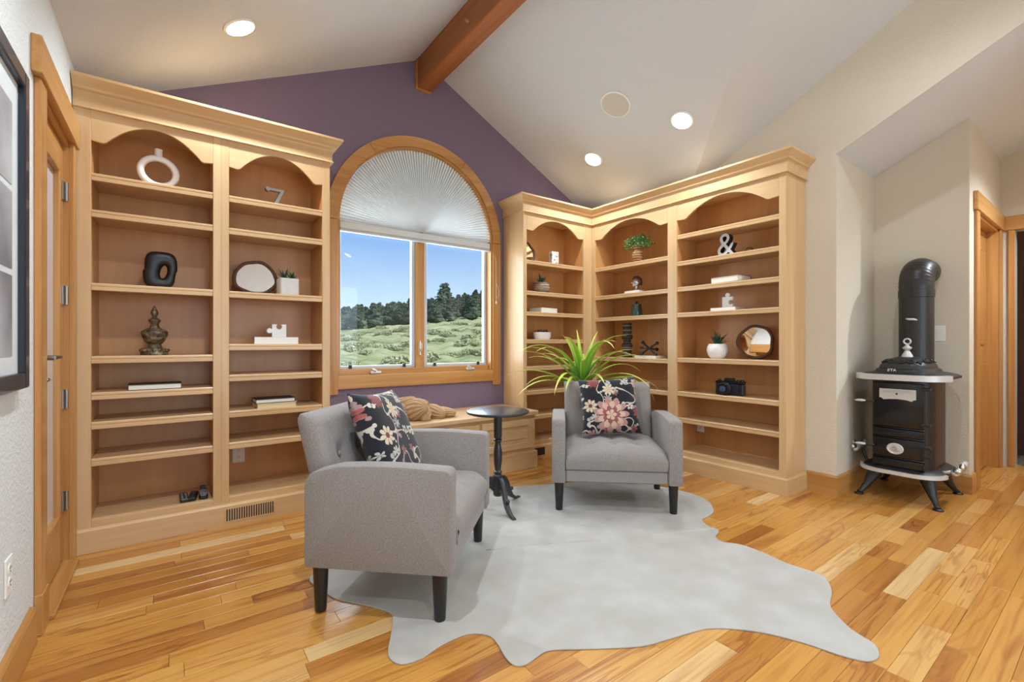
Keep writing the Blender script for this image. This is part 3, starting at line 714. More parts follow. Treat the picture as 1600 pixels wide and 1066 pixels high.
# ================================================================== outdoors
def ground_h(X, Y):
    q = X / max(Y, 1) ; k = max(0, min(1, (q - .25) / .4))
    edge = 2.6 + 2.9 * k
    if Y < 24: return -.75
    if Y < 72: s_ = (Y - 24) / 48; return -.75 + (edge + .75) * (s_ ** 1.25)
    s_ = (Y - 72) / 50; return edge + (3.0 + 6.2 * k) * min(1.6, s_)
bm = B(); gx, gy = 110, 150; rows = []
for j in range(gy + 1):
    Y = 4.2 + 140 * (j / gy) ** 1.5; row = []
    for i in range(gx + 1):
        X = (-.35 + 1.6 * i / gx) * (Y + 10)
        row.append(bm.verts.new((X, Y, ground_h(X, Y) + (.16 * math.sin(X * 1.3 + Y * .5) * math.cos(Y * .9 - X * .3) + .12 * math.sin(X * 2.9 - Y * 1.7) if Y > 20 else 0))))
    rows.append(row)
for j in range(gy):
    for i in range(gx): bm.faces.new((rows[j][i], rows[j][i + 1], rows[j + 1][i + 1], rows[j + 1][i]))
tag(obj('meadow', bm, M['meadow'], None, smooth=True), 'grassy hillside seen through the arched window', kind='structure')
def tuft(bm, c, rad, n, r, size):
    for k in range(n):
        a, e_ = r.uniform(0, 6.283), math.asin(r.uniform(-.6, 1)); q = r.uniform(.7, 1)
        p = Vector((c[0] + rad[0] * q * math.cos(a) * math.cos(e_), c[1] + rad[0] * q * math.sin(a) * math.cos(e_), c[2] + rad[1] * q * math.sin(e_)))
        Mx = T(*p) @ R(r.uniform(0, 6.28)) @ R(r.uniform(-.9, .9), 'X'); s_ = size * r.uniform(.6, 1.3)
        v = [bm.verts.new(Mx @ Vector(w_)) for w_ in ((-s_, 0, -s_ * .5), (s_, 0, -s_ * .5), (0, s_ * .3, s_))]; bm.faces.new(v)
def conifer_mesh(seed):
    r = random.Random(seed); bm = B()
    for k in range(22):
        z = .12 + .82 * (k / 21); rad = (.34 * (1 - z) ** .75 + .05) * (0.8 + .4 * r.random()); a = r.random() * 6.28; d = rad * .5
        c = (math.cos(a) * d, math.sin(a) * d, z)
        t = bmesh.new(); bmesh.ops.create_icosphere(t, subdivisions=1, radius=rad * .8)
        merge(bm, t, T(*c) @ Matrix.Diagonal((1, 1, .5, 1)))
        tuft(bm, c, (rad, rad * .55), 34, r, .042)
    me = bpy.data.meshes.new('crown'); bm.to_mesh(me); bm.free(); me.materials.append(M['forest']); return me
cm = [conifer_mesh(i) for i in range(5)]
tm = bpy.data.meshes.new('trunk'); bm = B(); lathe(bm, [(.03, -.1), (.022, .4), (.005, .95)], 6); bm.to_mesh(tm); bm.free(); tm.materials.append(M['bark'])
rt = random.Random(11)
for k in range(170):
    Y = 73 + 40 * (k / 170); q = .20 + .50 * ((k * .6180339) % 1.0); X = q * Y + rt.uniform(-1, 1)
    hgt = rt.uniform(2.6, 4.2)
    if k == 57: q = .535; X = q * Y; hgt = 7.0
    o = thing('pine_tree', 'dark green pine among the trees on the hillside outside', 'tree', (X, Y, ground_h(X, Y) - .1), rt.random() * 6, 'pines on the hillside')
    o.scale = (hgt * rt.uniform(.75, 1.1), hgt * .9, hgt)
    for nm, me in (('trunk', tm), ('crown', cm[k % 5])):
        c = bpy.data.objects.new(nm, me); link(c); c.parent = o
sm = bpy.data.meshes.new('shrub'); bm = B(); r = random.Random(5)
for k in range(9):
    c = (r.uniform(-.7, .7), r.uniform(-.5, .5), r.uniform(.05, .3)); tuft(bm, c, (.4, .3), 60, r, .09)
bm.to_mesh(sm); bm.free(); sm.materials.append(M['scrub'])
for k in range(70):
    Y = rt.uniform(30, 72); q = .24 + .45 * ((k * .6180339 + .3) % 1.0); X = q * Y
    o = bpy.data.objects.new('scrub_bush', sm); link(o); o.location = (X, Y, ground_h(X, Y)); s_ = rt.uniform(.5, 1.3); o.scale = (s_, s_, s_ * .8); o.rotation_euler = (0, 0, rt.random() * 6)
    tag(o, 'pale olive scrub bush on the grassy slope outside', 'bush', 'scrub bushes on the slope')

# ================================================================== bookcases
def valance_poly(x0, x1, zt, zb, zc):
    """arched valance outline: ogee shoulders then a segmental arch"""
    w_ = x1 - x0; sh_ = w_ * .11
    pts = [(x0, zt), (x0, zb + .004), (x0 + sh_ * .75, zb - .002), (x0 + sh_, zb + .004)]
    cx = (x0 + x1) / 2; hw = w_ / 2 - sh_
    for i in range(1, 20):
        s_ = -1 + 2 * i / 20; e_ = 1 - abs(s_) ** 2.1
        pts.append((cx + hw * s_, zb + .004 + (zc - zb) * e_))
    pts += [(x1 - sh_, zb + .004), (x1 - sh_ * .75, zb - .002), (x1, zb + .004), (x1, zt)]
    return pts
CROWN = [(-.002, 2.335), (.012, 2.335), (.016, 2.345), (.030, 2.352), (.034, 2.362), (.062, 2.392), (.068, 2.398), (.068, 2.412), (-.002, 2.412)]
FRIEZE = [(-.002, 2.262), (.018, 2.262), (.018, 2.268), (.012, 2.274), (.012, 2.337), (-.002, 2.337)]
BASE = [(-.002, 0), (.018, 0), (.018, .112), (.012, .122), (-.002, .124)]
def bookcase(name, label, loc, rz, bays, x_left, x_right, depth, shelves, crown_path, base_path, left_side=True, right_side=True, stiles=(), seam=None):
    o = thing(name, label, 'bookcase', loc, rz)
    ft = .02
    for i, (x0, x1) in enumerate(stiles):
        bm = B(); box(bm, x0, x1, 0, ft, .10, 2.27, .0015); obj('stile', bm, M['maple_z'], o)
    for i, (x0, x1) in enumerate(bays):
        bm = B(); prism(bm, valance_poly(x0, x1, 2.27, 2.105, 2.225), .001, ft, 'xz', bev=.002); obj('arched_valance', bm, M['maple_x'], o)
        bm = B(); box(bm, x0, x1, 0, ft, .118, .160, .0015); obj('bottom_rail', bm, M['maple_x'], o)
        bm = B(); box(bm, x0 - .012, x1 + .012, ft, depth - .008, .142, .164); obj('bottom_deck', bm, M['maple_x'], o)
        bm = B(); box(bm, x0 - .02, x1 + .02, depth - .008, depth, .1, 2.30); obj('back_panel', bm, M['maple_back_z'], o)
        bm = B(); box(bm, x0 - .02, x1 + .02, ft, depth - .008, 2.265, 2.285); obj('top_panel', bm, M['maple_x'], o)
        for xs in (x0 - .02, x1):
            bm = B(); box(bm, xs, xs + .02, ft, depth - .008, .1, 2.28); obj('divider', bm, M['maple_back_z'], o)
        for z in shelves[i]:
            bm = B(); box(bm, x0 + .001, x1 - .001, .024, depth - .010, z - .022, z); s_ = obj('shelf', bm, M['maple_x'], o)
            bm = B(); prism(bm, [(.004, z - .036), (.006, z - .038), (.022, z - .038), (.024, z - .036), (.024, z), (.008, z), (.004, z - .004), (.004, z - .013), (.007, z - .016), (.004, z - .019)], x0 + .001, x1 - .001, 'yz'); obj('nosing', bm, M['maple_x'], s_)
    if left_side:
        bm = B(); box(bm, x_left, x_left + .02, 0.02, depth, 0.0, 2.30); obj('side_panel', bm, M['maple_z'], o)
    if right_side:
        bm = B(); box(bm, x_right - .02, x_right, 0.02, depth, 0.0, 2.30); obj('side_panel', bm, M['maple_z'], o)
    for nm, pr, pth in (('crown_moulding', CROWN, crown_path), ('frieze', FRIEZE, crown_path), ('base_board', BASE, base_path)):
        bm = B(); sweep(bm, pr, pth); obj(nm, bm, M['maple_x'], o)
    bm = B(); box(bm, x_left, x_right, .01, depth, 2.395, 2.408); obj('dust_top', bm, M['maple_x'], o)
    if seam:
        bm = B(); box(bm, seam - .001, seam + .001, -.0006, .004, .14, 2.26); obj('joint_line', bm, M['oak_z'], o)
    return o
# left case : world x -.40..0.842, face y 3.175
LF = 3.175
lx0, lx1 = -.402, .842
bcL = bookcase('bookcase', 'tall two bay maple bookcase beside the glass door', (0, LF, 0), 0,
    [(-.334, .191), (.270, .795)], lx0, lx1, YW - LF - .105,
    [[1.944, 1.756, 1.379, 1.0015, .814, .6625, .4735], [1.942, 1.751, 1.377, 1.0635, .880, .6655, .479]],
    [(lx0, 0, 0, -1), (lx1, 0, 1, -1), (lx1, YW - LF - .002, 1, 0)], [(lx0, 0, 0, -1), (lx1, 0, 1, -1), (lx1, YW - LF - .002, 1, 0)],
    stiles=[(lx0, -.334), (.191, .270), (.795, lx1)], seam=.232)
bm = B(); box(bm, lx1 - .02, lx1, YW - LF - .106, YW - LF - .002, 0, 2.40); obj('filler_strip', bm, M['maple_z'], bcL)
# corner cases
CF, RF = 3.30, 3.445
cx0 = 2.560
bcC = bookcase('bookcase', 'narrow corner maple bookcase right of the arched window', (0, CF, 0), 0,
    [(2.602, 3.329)], cx0, RF, YW - CF - .004, [[1.832, 1.548, 1.3576, 1.103, .852, .63, .40]],
    [(cx0, YW - CF - .002, -1, 0), (cx0, 0, -1, -1), (RF, 0, -1, -1)], [(cx0, YW - CF - .002, -1, 0), (cx0, 0, -1, -1), (RF, 0, -1, -1)],
    stiles=[(cx0, 2.602), (3.329, RF)], right_side=False)
def ry(Y): return CF - Y      # local x of the right case
rl1 = ry(1.452)
bcR = bookcase('bookcase', 'tall two bay maple bookcase between corner and stove niche', (RF, CF, 0), -PI / 2,
    [(ry(3.257), ry(2.407)), (ry(2.319), ry(1.499))], 0.0, rl1, XR - RF - .004,
    [[1.824, 1.539, 1.322, .930, .652, .437], [1.984, 1.758, 1.541, 1.324, .944, .660, .438]],
    [(0, 0, 1, -1), (rl1, 0, 1, -1), (rl1, XR - RF - .002, 1, 0)], [(0, 0, 1, -1), (rl1, 0, 1, -1), (rl1, XR - RF - .002, 1, 0)],
    stiles=[(0.0, ry(3.257)), (ry(2.407), ry(2.319)), (ry(1.499), rl1)], left_side=False)
# toe-kick vent and outlets set into the cases
def vent(parent, x0, x1, z0, z1, n, y):
    vg = B(); box(vg, x0 - .006, x1 + .006, y - .001, y + .001, z0 - .005, z1 + .005); v = obj('toe_kick_vent', vg, M['maple_x'], parent)
    step = (x1 - x0) / n
    for i in range(n):
        bm = B(); box(bm, x0 + step * (i + .22), x0 + step * (i + .74), y - .0025, y - .0005, z0, z1); obj('vent_slot', bm, M['slot_dark'], v)
vent(bcL, .252, .505, .028, .096, 20, -.019)
def outlet(name, label, loc, rz, kind='outlet', parent_mat='white_plastic'):
    o = thing(name, label, 'outlet' if kind == 'outlet' else 'switch', loc, rz)
    bm = B(); box(bm, -.036, .036, -.006, 0, -.058, .058, .003); obj('cover_plate', bm, M['white_plastic'], o)
    if kind == 'outlet':
        for dz in (-.021, .021):
            bm = B(); lathe(bm, [(0, 0), (.016, 0), (.0165, .002), (0, .002)], 14, T(0, -.006, dz) @ R(PI / 2, 'X')); s_ = obj('receptacle', bm, M['white_plastic'], o)
            bm = B()
            for dx in (-.006, .006): box(bm, dx - .0012, dx + .0012, -.0088, -.0078, dz + .001, dz + .008)
            box(bm, -.002, .002, -.0088, -.0078, dz - .009, dz - .005); obj('slots', bm, M['slot_dark'], s_)
    else:
        bm = B(); box(bm, -.016, .016, -.009, -.006, -.033, .033, .002); obj('rocker', bm, M['white_plastic'], o)
    return o
outlet('wall_outlet', 'white double outlet inside the left bookcase lower bay', (.350, YW - .106 - .008, .345), 0)
outlet('wall_outlet', 'white outlet at the back of the narrow corner bookcase', (2.80, YW - .0125, .42), 0)
outlet('wall_outlet', 'white outlet low inside the right bookcase bay', (XR - .0125, 2.28, .345), -PI / 2)
outlet('wall_outlet', 'white outlet on the pale wall below the framed picture', (XL, 2.04, .36), PI / 2)
outlet('light_switch', 'white rocker light switch beside the stove pipe', (XN, .865, 1.14), -PI / 2, 'switch')

# window bench
be = thing('window_bench', 'low maple window bench with raised panels under the arch', 'bench', (0, 3.085, 0))
bx0, bx1 = .846, 2.52; bd = YW - 3.085 - .002
bm = B(); box(bm, bx0, bx1 + .022, -.03, bd, .452, .488, .005); obj('bench_top', bm, M['maple_x'], be)
bm = B(); box(bm, bx0, bx1, 0, bd, .02, .452); obj('carcass', bm, M['maple_x'], be)
bm = B(); box(bm, bx0, bx1 + .018, -.018, .0, 0, .145, .003); box(bm, bx1, bx1 + .018, -.0, .19, 0, .145, .003); obj('base_board', bm, M['maple_x'], be)
pw = (bx1 - bx0 - .02) / 3
for k in range(3):
    a = bx0 + .01 + pw * k + .012; c = a + pw - .024; z0, z1 = .178, .425
    dr_ = B()
    for x0, x1, y0, y1 in ((a, a + .055, z0, z1), (c - .055, c, z0, z1), (a + .055, c - .055, z0, z0 + .055), (a + .055, c - .055, z1 - .055, z1)): box(dr_, x0, x1, -.018, -.001, y0, y1, .003)
    d_ = obj('panel_frame', dr_, M['maple_x'], be)
    bm = B(); box(bm, a + .056, c - .056, -.008, -.002, z0 + .056, z1 - .056); prism(bm, [(a + .085, z0 + .085), (c - .085, z0 + .085), (c - .085, z1 - .085), (a + .085, z1 - .085)], -.015, -.007, 'xz', bev=.004); obj('raised_panel', bm, M['maple_x'], d_)
vg = B(); box(vg, 2.63, 2.80, -.021, -.018, .03, .10); obj('toe_kick_vent', vg, M['slot_dark'], bcC)

# ================================================================== ceiling fittings
def downlight(label, x, y, z, sl, on=True, power=1.0):
    o = thing('recessed_downlight', label, 'light', (x, y, z), 0); o.rotation_euler = (0, math.atan(-sl), 0)
    bm = B(); lathe(bm, [(.073, -.001), (.088, -.001), (.088, -.006), (.083, -.009), (.073, -.009), (.073, -.001)], 32); obj('trim_ring', bm, M['white_plastic'], o, autosmooth=.6)
    bm = B(); lathe(bm, [(0, -.004), (.072, -.004), (.072, -.0105), (0, -.0125)], 28); obj('lens', bm, M['lens_glow'], o)
    l = bpy.data.lights.new('downlight_bulb', 'SPOT'); l.energy = LAMP_W * power; l.spot_size = math.radians(150); l.spot_blend = .8; l.shadow_soft_size = .03; l.color = (.82, .915, 1.0)
    lo = bpy.data.objects.new('downlight_bulb', l); link(lo); lo.parent = o; lo.location = (0, 0, -.06)
    lo.rotation_euler = (0, -math.atan(-sl), 0)
    return o
downlight('glowing recessed downlight above the left bookcase', .30, 2.93, zl(.30), SL, power=1.0)
downlight('glowing recessed downlight nearest the purple corner', 3.12, 2.97, zr(3.12), -SR, power=.75)
downlight('glowing recessed downlight above the right bookcase', 3.12, 2.052, zr(3.12), -SR, power=.75)
downlight('recessed downlight on the left slope over the camera', .30, 1.35, zl(.30), SL, power=1.55)
downlight('added fill downlight on the left slope near the rear wall', .30, -.9, zl(.30), SL, power=1.6)  # unseen lamp added as overhead fill behind the camera
downlight('added fill downlight on the right slope near the rear wall', 2.9, -2.2, zr(2.9), -SR, power=1.6)  # second out-of-view fill lamp, added behind the camera
downlight('added fill downlight on the cross gable above the rug edge', 2.75, .46, RZ - SC * (.46 - YC), 0, power=.9)  # lamp added out of view to brighten the chair tops
downlight('recessed downlight on the niche ceiling in the hallway', 5.0, -.1, zn(-.1), 0, power=2.2)
sp_ = thing('ceiling_speaker', 'round flush speaker grille on the right ceiling slope', 'speaker', (2.787, 2.416, zr(2.787)), 0); sp_.rotation_euler = (0, math.atan(SR), 0)
bm = B(); lathe(bm, [(.108, -.001), (.122, -.001), (.122, -.005), (.116, -.008), (.108, -.008), (.108, -.001)], 36); obj('rim', bm, M['white_plastic'], sp_, autosmooth=.6)
bm = B(); lathe(bm, [(0, -.004), (.107, -.004), (.107, -.006), (0, -.006)], 36); obj('grille', bm, M['speaker_grille'], sp_)

# ================================================================== picture on the left wall
pf = thing('framed_picture', 'large navy framed picture with white mat on the pale wall', 'picture', (XL, 1.68, 1.43))
W2, H2 = .47, .505
bm = B()
for y0, y1, z0, z1 in ((-W2, -W2 + .05, -H2, H2), (W2 - .05, W2, -H2, H2), (-W2 + .05, W2 - .05, -H2, -H2 + .05), (-W2 + .05, W2 - .05, H2 - .05, H2)): box(bm, .001, .03, y0, y1, z0, z1, .004)
obj('frame', bm, M['frame_navy'], pf)
bm = B(); box(bm, .002, .012, -W2 + .05, W2 - .05, -H2 + .05, H2 - .05); obj('mat', bm, M['mat_board'], pf)
for z0, z1 in ((-.40, -.155), (-.135, .10), (.12, .37)):
    bm = B(); box(bm, .011, .0135, -W2 + .12, W2 - .12, z0, z1); obj('print', bm, M['print_photo'], pf)
bm = B(); box(bm, .0175, .0195, -W2 + .05, W2 - .05, -H2 + .05, H2 - .05); obj('glazing', bm, M['pane_glass'], pf)

# ================================================================== cowhide rug
RUG = [(.50, 2.224), (.52, 2.10), (.548, 1.98), (.613, 1.889), (.68, 1.783), (.691, 1.722), (.649, 1.63), (.6, 1.536), (.593, 1.485), (.617, 1.444), (.682, 1.435), (.765, 1.455), (.869, 1.454), (.923, 1.409), (.929, 1.356), (.908, 1.268), (.912, 1.219), (.945, 1.202), (.999, 1.209), (1.056, 1.207), (1.168, 1.133), (1.322, 1.036), (1.425, 1.003), (1.538, .974), (1.617, .945), (1.69, .886), (1.758, .803), (1.808, .695), (1.833, .606), (1.866, .543), (1.904, .522), (1.95, .524), (2.0, .553), (2.035, .631), (2.104, .706), (2.164, .744), (2.282, .778), (2.383, .837), (2.401, .896), (2.392, 1.003), (2.415, 1.102), (2.42, 1.235), (2.376, 1.316), (2.405, 1.375), (2.501, 1.411), (2.517, 1.491), (2.574, 1.557), (2.682, 1.567), (2.781, 1.603), (2.915, 1.726), (2.959, 1.874), (2.937, 2.014), (2.861, 2.241), (2.623, 2.477), (2.342, 2.604), (2.023, 2.743), (1.841, 2.768), (1.55, 2.70), (1.3, 2.75), (1.1, 2.66), (.95, 2.5), (.8, 2.36), (.63, 2.33)]
def catmull(pts, k=4):
    n = len(pts); out = []
    for i in range(n):
        p0, p1, p2, p3 = [Vector(pts[(i + j - 1) % n]) for j in range(4)]
        for s_ in range(k):
            t = s_ / k
            out.append(.5 * ((2 * p1) + (p2 - p0) * t + (2 * p0 - 5 * p1 + 4 * p2 - p3) * t * t + (3 * p1 - p0 - 3 * p2 + p3) * t ** 3))
    return out
rug = thing('cowhide_rug', 'white cowhide rug lying under the two grey armchairs', 'rug')
pts = catmull(RUG); bm = B(); prism(bm, [(p.x, p.y) for p in pts], .0005, .0055, 'xy', bev=.0015); obj('hide', bm, M['cowhide'], rug)
bm = B(); seam_ = []
a, c = Vector((1.30, 1.98)), Vector((2.50, 1.43))
for i in range(25):
    s_ = i / 24; p = a.lerp(c, s_); seam_.append((p.x + .012 * math.sin(s_ * 9), p.y + .010 * math.sin(s_ * 7), .0045))
tube(bm, seam_, [.0045 + .003 * (i / 24) for i in range(25)], 8); obj('back_ridge', bm, M['cowhide'], rug, smooth=True)

# ================================================================== armchairs
def make_chair(name, label, loc, ang):
    """local frame: +y faces forward, origin midway between the front feet"""
    o = thing(name, label, 'armchair', loc, ang - PI / 2)
    W, D0 = .355, .49
    z0 = .190
    # legs
    for sx in (-1, 1):
        for yy, rake in ((0, 0), (-D0, -.0)):
            bm = B(); lathe(bm, [(0, .006), (.0215, .006), (.0225, .012), (.031, z0 + .012), (0, z0 + .012)], 20, T(sx * W, yy, 0)); obj('leg', bm, M['black_wood'], o, autosmooth=.6)
    # arms (side outline extruded)
    def arm_outline():
        P = [(.052, z0), (.056, z0 + .008), (.056, .566), (.053, .577), (.045, .586), (.03, .590)]
        for i in range(1, 12):
            s_ = i / 12; P.append((.03 - .47 * s_, .590 + .014 * math.sin(PI * s_ * .8) - .010 * s_))
        P += [(-.49, .570), (-.515, .555), (-.533, .530), (-.537, .505), (-.537, z0 + .02), (-.53, z0)]
        return P
    for sx in (-1, 1):
        bm = B(); a_, b_ = (.315, .400)
        prism(bm, arm_outline(), sx * a_ if sx > 0 else -b_, b_ if sx > 0 else -a_, 'yz', bev=.010); obj('arm', bm, M['linen_grey'], o, autosmooth=.7)
    # frame rail and deck
    bm = B(); box(bm, -.314, .314, -.52, .046, z0 + .004, .272, .008); obj('seat_frame', bm, M['linen_grey'], o)
    # seat cushion with shallow tufting
    n1, n2 = 40, 36; bm = B(); grid = []
    bt = [(sx, sy) for sx in (-.15, 0, .15) for sy in (-.14, -.30)]
    for j in range(n2 + 1):
        row = []
        for i in range(n1 + 1):
            x = -.312 + .624 * i / n1; yv = -.44 + .50 * j / n2
            e_ = min(1, (i if i < n1 / 2 else n1 - i) / 4); f_ = min(1, (n2 - j) / 6)
            z = .402 + .022 * (1 - (x / .312) ** 2) - .020 * (1 - e_) ** 2 - .045 * (1 - f_) ** 2
            for bx_, by_ in bt: z -= .030 * math.exp(-((x - bx_) ** 2 + (yv - by_) ** 2) / .0022)
            for bx_ in (-.15, 0, .15): z -= .008 * math.exp(-((x - bx_) / .014) ** 2) * min(1, f_ + .4)
            row.append(bm.verts.new((x, yv - (.0 if f_ == 1 else 0), z)))
        grid.append(row)
    for j in range(n2):
        for i in range(n1): bm.faces.new((grid[j][i], grid[j][i + 1], grid[j + 1][i + 1], grid[j + 1][i]))
    bot = [bm.verts.new((v.co.x, v.co.y - (.008 if v.co.y > .05 else 0), .276)) for v in grid[-1]]
    mid = [bm.verts.new((v.co.x, v.co.y + .006, .33)) for v in grid[-1]]
    for i in range(n1): bm.faces.new((grid[-1][i], grid[-1][i + 1], mid[i + 1], mid[i])); bm.faces.new((mid[i], mid[i + 1], bot[i + 1], bot[i]))
    for i_ in (0, n1):
        cl = [bm.verts.new((grid[j][i_].co.x, grid[j][i_].co.y, .276)) for j in range(n2 + 1)]
        for j in range(n2): bm.faces.new((grid[j][i_], grid[j + 1][i_], cl[j + 1], cl[j]))
    obj('seat_cushion', bm, M['linen_grey'], o, smooth=True)
    # tufted raked back
    bm = B(); n1, n2 = 44, 30; fr_, bk_ = [], []
    tf = [(-.16, .56), (0, .56), (.16, .56), (-.08, .68), (.08, .68)] if False else [(-.17, .585), (0, .585), (.17, .585)]
    for j in range(n2 + 1):
        s_ = j / n2; z = .30 + .475 * s_; rf, rb = [], []
        for i in range(n1 + 1):
            q = -1 + 2 * i / n1; x = .313 * q * (1 + .012 * s_)
            yf = -.405 - .135 * s_
            th = .118 - .02 * s_
            edge = max(0, abs(q) - .9) / .1; te = max(0, s_ - .92) / .08
            dpt = .022 * edge ** 2 + .03 * te ** 2
            for bx_, bz_ in tf: dpt += .026 * math.exp(-((x - bx_) ** 2 + (z - bz_) ** 2) / .0022)
            for bx_, bz_ in tf:
                if z < bz_: dpt += .008 * math.exp(-((x - bx_) / .012) ** 2)
                else: dpt += .008 * math.exp(-(abs(x - bx_) - (z - bz_) * .55) ** 2 / .0002) * max(0, 1 - (z - bz_) / .2)
            zz = z - .012 * te ** 2 * 0
            rf.append(bm.verts.new((x, yf - dpt, zz))); rb.append(bm.verts.new((x, yf - th + .02 * edge ** 2 + .02 * te ** 2, zz)))
        fr_.append(rf); bk_.append(rb)
    for j in range(n2):
        for i in range(n1):
            bm.faces.new((fr_[j][i], fr_[j][i + 1], fr_[j + 1][i + 1], fr_[j + 1][i])); bm.faces.new((bk_[j][i], bk_[j + 1][i], bk_[j + 1][i + 1], bk_[j][i + 1]))
        for i in (0, n1): bm.faces.new((fr_[j][i], fr_[j + 1][i], bk_[j + 1][i], bk_[j][i]))
    for i in range(n1):
        for j in (0, n2): bm.faces.new((fr_[j][i], fr_[j][i + 1], bk_[j][i + 1], bk_[j][i]))
    obj('backrest', bm, M['linen_grey'], o, autosmooth=1.1)
    for bx_, bz_ in tf:
        s_ = (bz_ - .30) / .475; bm = B(); ball(bm, (bx_, -.405 - .135 * s_ - .024, bz_), (.011, .006, .011), 10); obj('tuft_button', bm, M['linen_grey'], o, smooth=True)
    return o
chA = make_chair('armchair', 'grey linen armchair in front, seen from its side, facing right', (1.0765, 1.848, .0), math.radians(-44))
chB = make_chair('armchair', 'grey linen armchair facing the camera before the corner bookcase', (2.256, 1.956, .0), math.radians(-132.3))
def cushion(name, label, mat, size, thick, Mtx):
    n = 26; bm = B(); F, K = [], []
    for j in range(n + 1):
        rf, rb = [], []
        for i in range(n + 1):
            u, v = -1 + 2 * i / n, -1 + 2 * j / n
            pin = 1 - .07 * (1 - v * v) * abs(u) ** 3; pin2 = 1 - .07 * (1 - u * u) * abs(v) ** 3
            x, z = u * size / 2 * pin, v * size / 2 * pin2
            t = thick / 2 * ((1 - u ** 4) * (1 - v ** 4)) ** .55 + .004
            rf.append(bm.verts.new((x, -t, z))); rb.append(bm.verts.new((x, t, z)))
        F.append(rf); K.append(rb)
    for j in range(n):
        for i in range(n):
            bm.faces.new((F[j][i], F[j][i + 1], F[j + 1][i + 1], F[j + 1][i])); bm.faces.new((K[j][i], K[j + 1][i], K[j + 1][i + 1], K[j][i + 1]))
    for i in range(n):
        for j in (0, n): bm.faces.new((F[j][i], F[j][i + 1], K[j][i + 1], K[j][i])); bm.faces.new((F[i][j], F[i + 1][j], K[i + 1][j], K[i][j]))
    o = obj(name, bm, mat, None, smooth=True); o.matrix_world = Mtx
    return tag(o, label, 'cushion')
def chair_M(ch): return T(*ch.location) @ R(ch.rotation_euler.z)
# cushion local: front is -y, so turn it to face the chair's +y
cushion('throw_cushion', 'black floral cushion leaning in the front side-on armchair', M['floral_scatter'], .45, .13, chair_M(chA) @ T(-.03, -.37, .628) @ R(PI) @ R(math.radians(-24), 'X') @ R(math.radians(4), 'Y'))
cushion('throw_cushion', 'black floral cushion with large rose bloom in the corner armchair', M['floral_bloom'], .41, .13, chair_M(chB) @ T(-.0, -.375, .62) @ R(PI) @ R(math.radians(-20), 'X') @ R(math.radians(-4), 'Y'))

# ================================================================== pedestal table
tb = thing('pedestal_table', 'small round black pedestal table between the two armchairs', 'table', (1.700, 2.460, 0), 0)
bm = B(); lathe(bm, [(0, .612), (.185, .612), (.200, .617), (.204, .624), (.202, .631), (.195, .634), (0, .634)], 48); obj('table_top', bm, M['table_black'], tb, autosmooth=.5)
bm = B(); lathe(bm, [(0, .612), (.027, .612), (.0265, .46), (.021, .452), (.028, .444), (.028, .437), (.02, .43), (.018, .42), (.022, .405), (.028, .36), (.026, .30), (.021, .26), (.018, .245), (.027, .237), (.027, .228), (.02, .222), (.029, .212), (.032, .17), (.031, .09), (.024, .08), (0, .078)], 24); obj('column', bm, M['table_black'], tb, autosmooth=.6)
for k in range(3):
    a = math.radians(-101 + 120 * k)
    prof = [(.022, .20), (.05, .205), (.085, .185), (.115, .14), (.135, .09), (.16, .05), (.20, .022), (.245, .014), (.25, .0062), (.205, .0062), (.165, .02), (.13, .04), (.105, .078), (.08, .12), (.05, .13), (.022, .10)]
    bm = B(); prism(bm, [(r_, z_) for r_, z_ in prof], -.014, .014, 'xz', bev=.004); bmesh.ops.transform(bm, matrix=R(a), verts=bm.verts[:]); lg_ = obj('leg', bm, M['table_black'], tb, autosmooth=.6)
    bm = B(); ball(bm, (.155, 0, .088), (.014, .013, .014), 12, R(a)); obj('scroll', bm, M['table_black'], lg_, smooth=True)

# ================================================================== knitted throw on the bench
th = thing('knitted_throw', 'tan chunky ribbed knit throw bunched on the window bench', 'blanket', (1.42, 3.29, .4885))
def ribbed_lobe(c, rad, rz, ribs, seed, amp=.15):
    nu, nv = ribs * 12, 30; bm = B(); rows = []
    for j in range(nv + 1):
        ph = PI * j / nv; row = []
        for i in range(nu):
            t = 2 * PI * i / nu; x, y_, z = math.sin(ph) ** .7 * math.cos(t), math.cos(ph), math.sin(ph) ** .7 * math.sin(t)
            rib = 1 + amp * (abs(math.sin(t * ribs / 2 + .5 * math.sin(ph * 2 + seed))) - .7) + .07 * math.sin(ph * 4 + t + seed)
            row.append(bm.verts.new((x * rad[0] * rib, y_ * rad[1], z * rad[2] * rib)))
        rows.append(row)
    for j in range(nv):
        for i in range(nu): bm.faces.new((rows[j][i], rows[j][(i + 1) % nu], rows[j + 1][(i + 1) % nu], rows[j + 1][i]))
    bmesh.ops.remove_doubles(bm, verts=bm.verts[:], dist=1e-5)
    bmesh.ops.transform(bm, matrix=T(*c) @ R(rz[0]) @ R(rz[1], 'X'), verts=bm.verts[:])
    for v in bm.verts: v.co.z = max(v.co.z, .0008)
    return bm
for i, (c, rad, rz, rb) in enumerate((((-.12, .0, .045), (.105, .24, .085), (PI / 2, 0), 22), ((-.17, .07, .07), (.08, .16, .075), (PI / 2 + .15, .05), 16), ((.04, -.03, .07), (.075, .15, .085), (.35, -.25), 14), ((.13, -.02, .05), (.06, .15, .075), (-.25, .2), 12), ((.20, -.01, .045), (.055, .14, .06), (.5, .1), 12), ((.28, -.02, .03), (.07, .13, .045), (.95, .0), 14), ((.09, .03, .12), (.028, .11, .035), (1.1, .1), 8), ((.0, .02, .13), (.03, .10, .04), (.8, -.2), 8))):
    obj('ribbed_fold', ribbed_lobe(c, rad, rz, rb, i * 1.3), M['knit'], th, smooth=True)

# ================================================================== cast-iron stove
st = thing('parlor_stove', 'antique black cast iron parlor stove with nickel trim', 'stove', (4.205, .962, 0), -PI / 2)
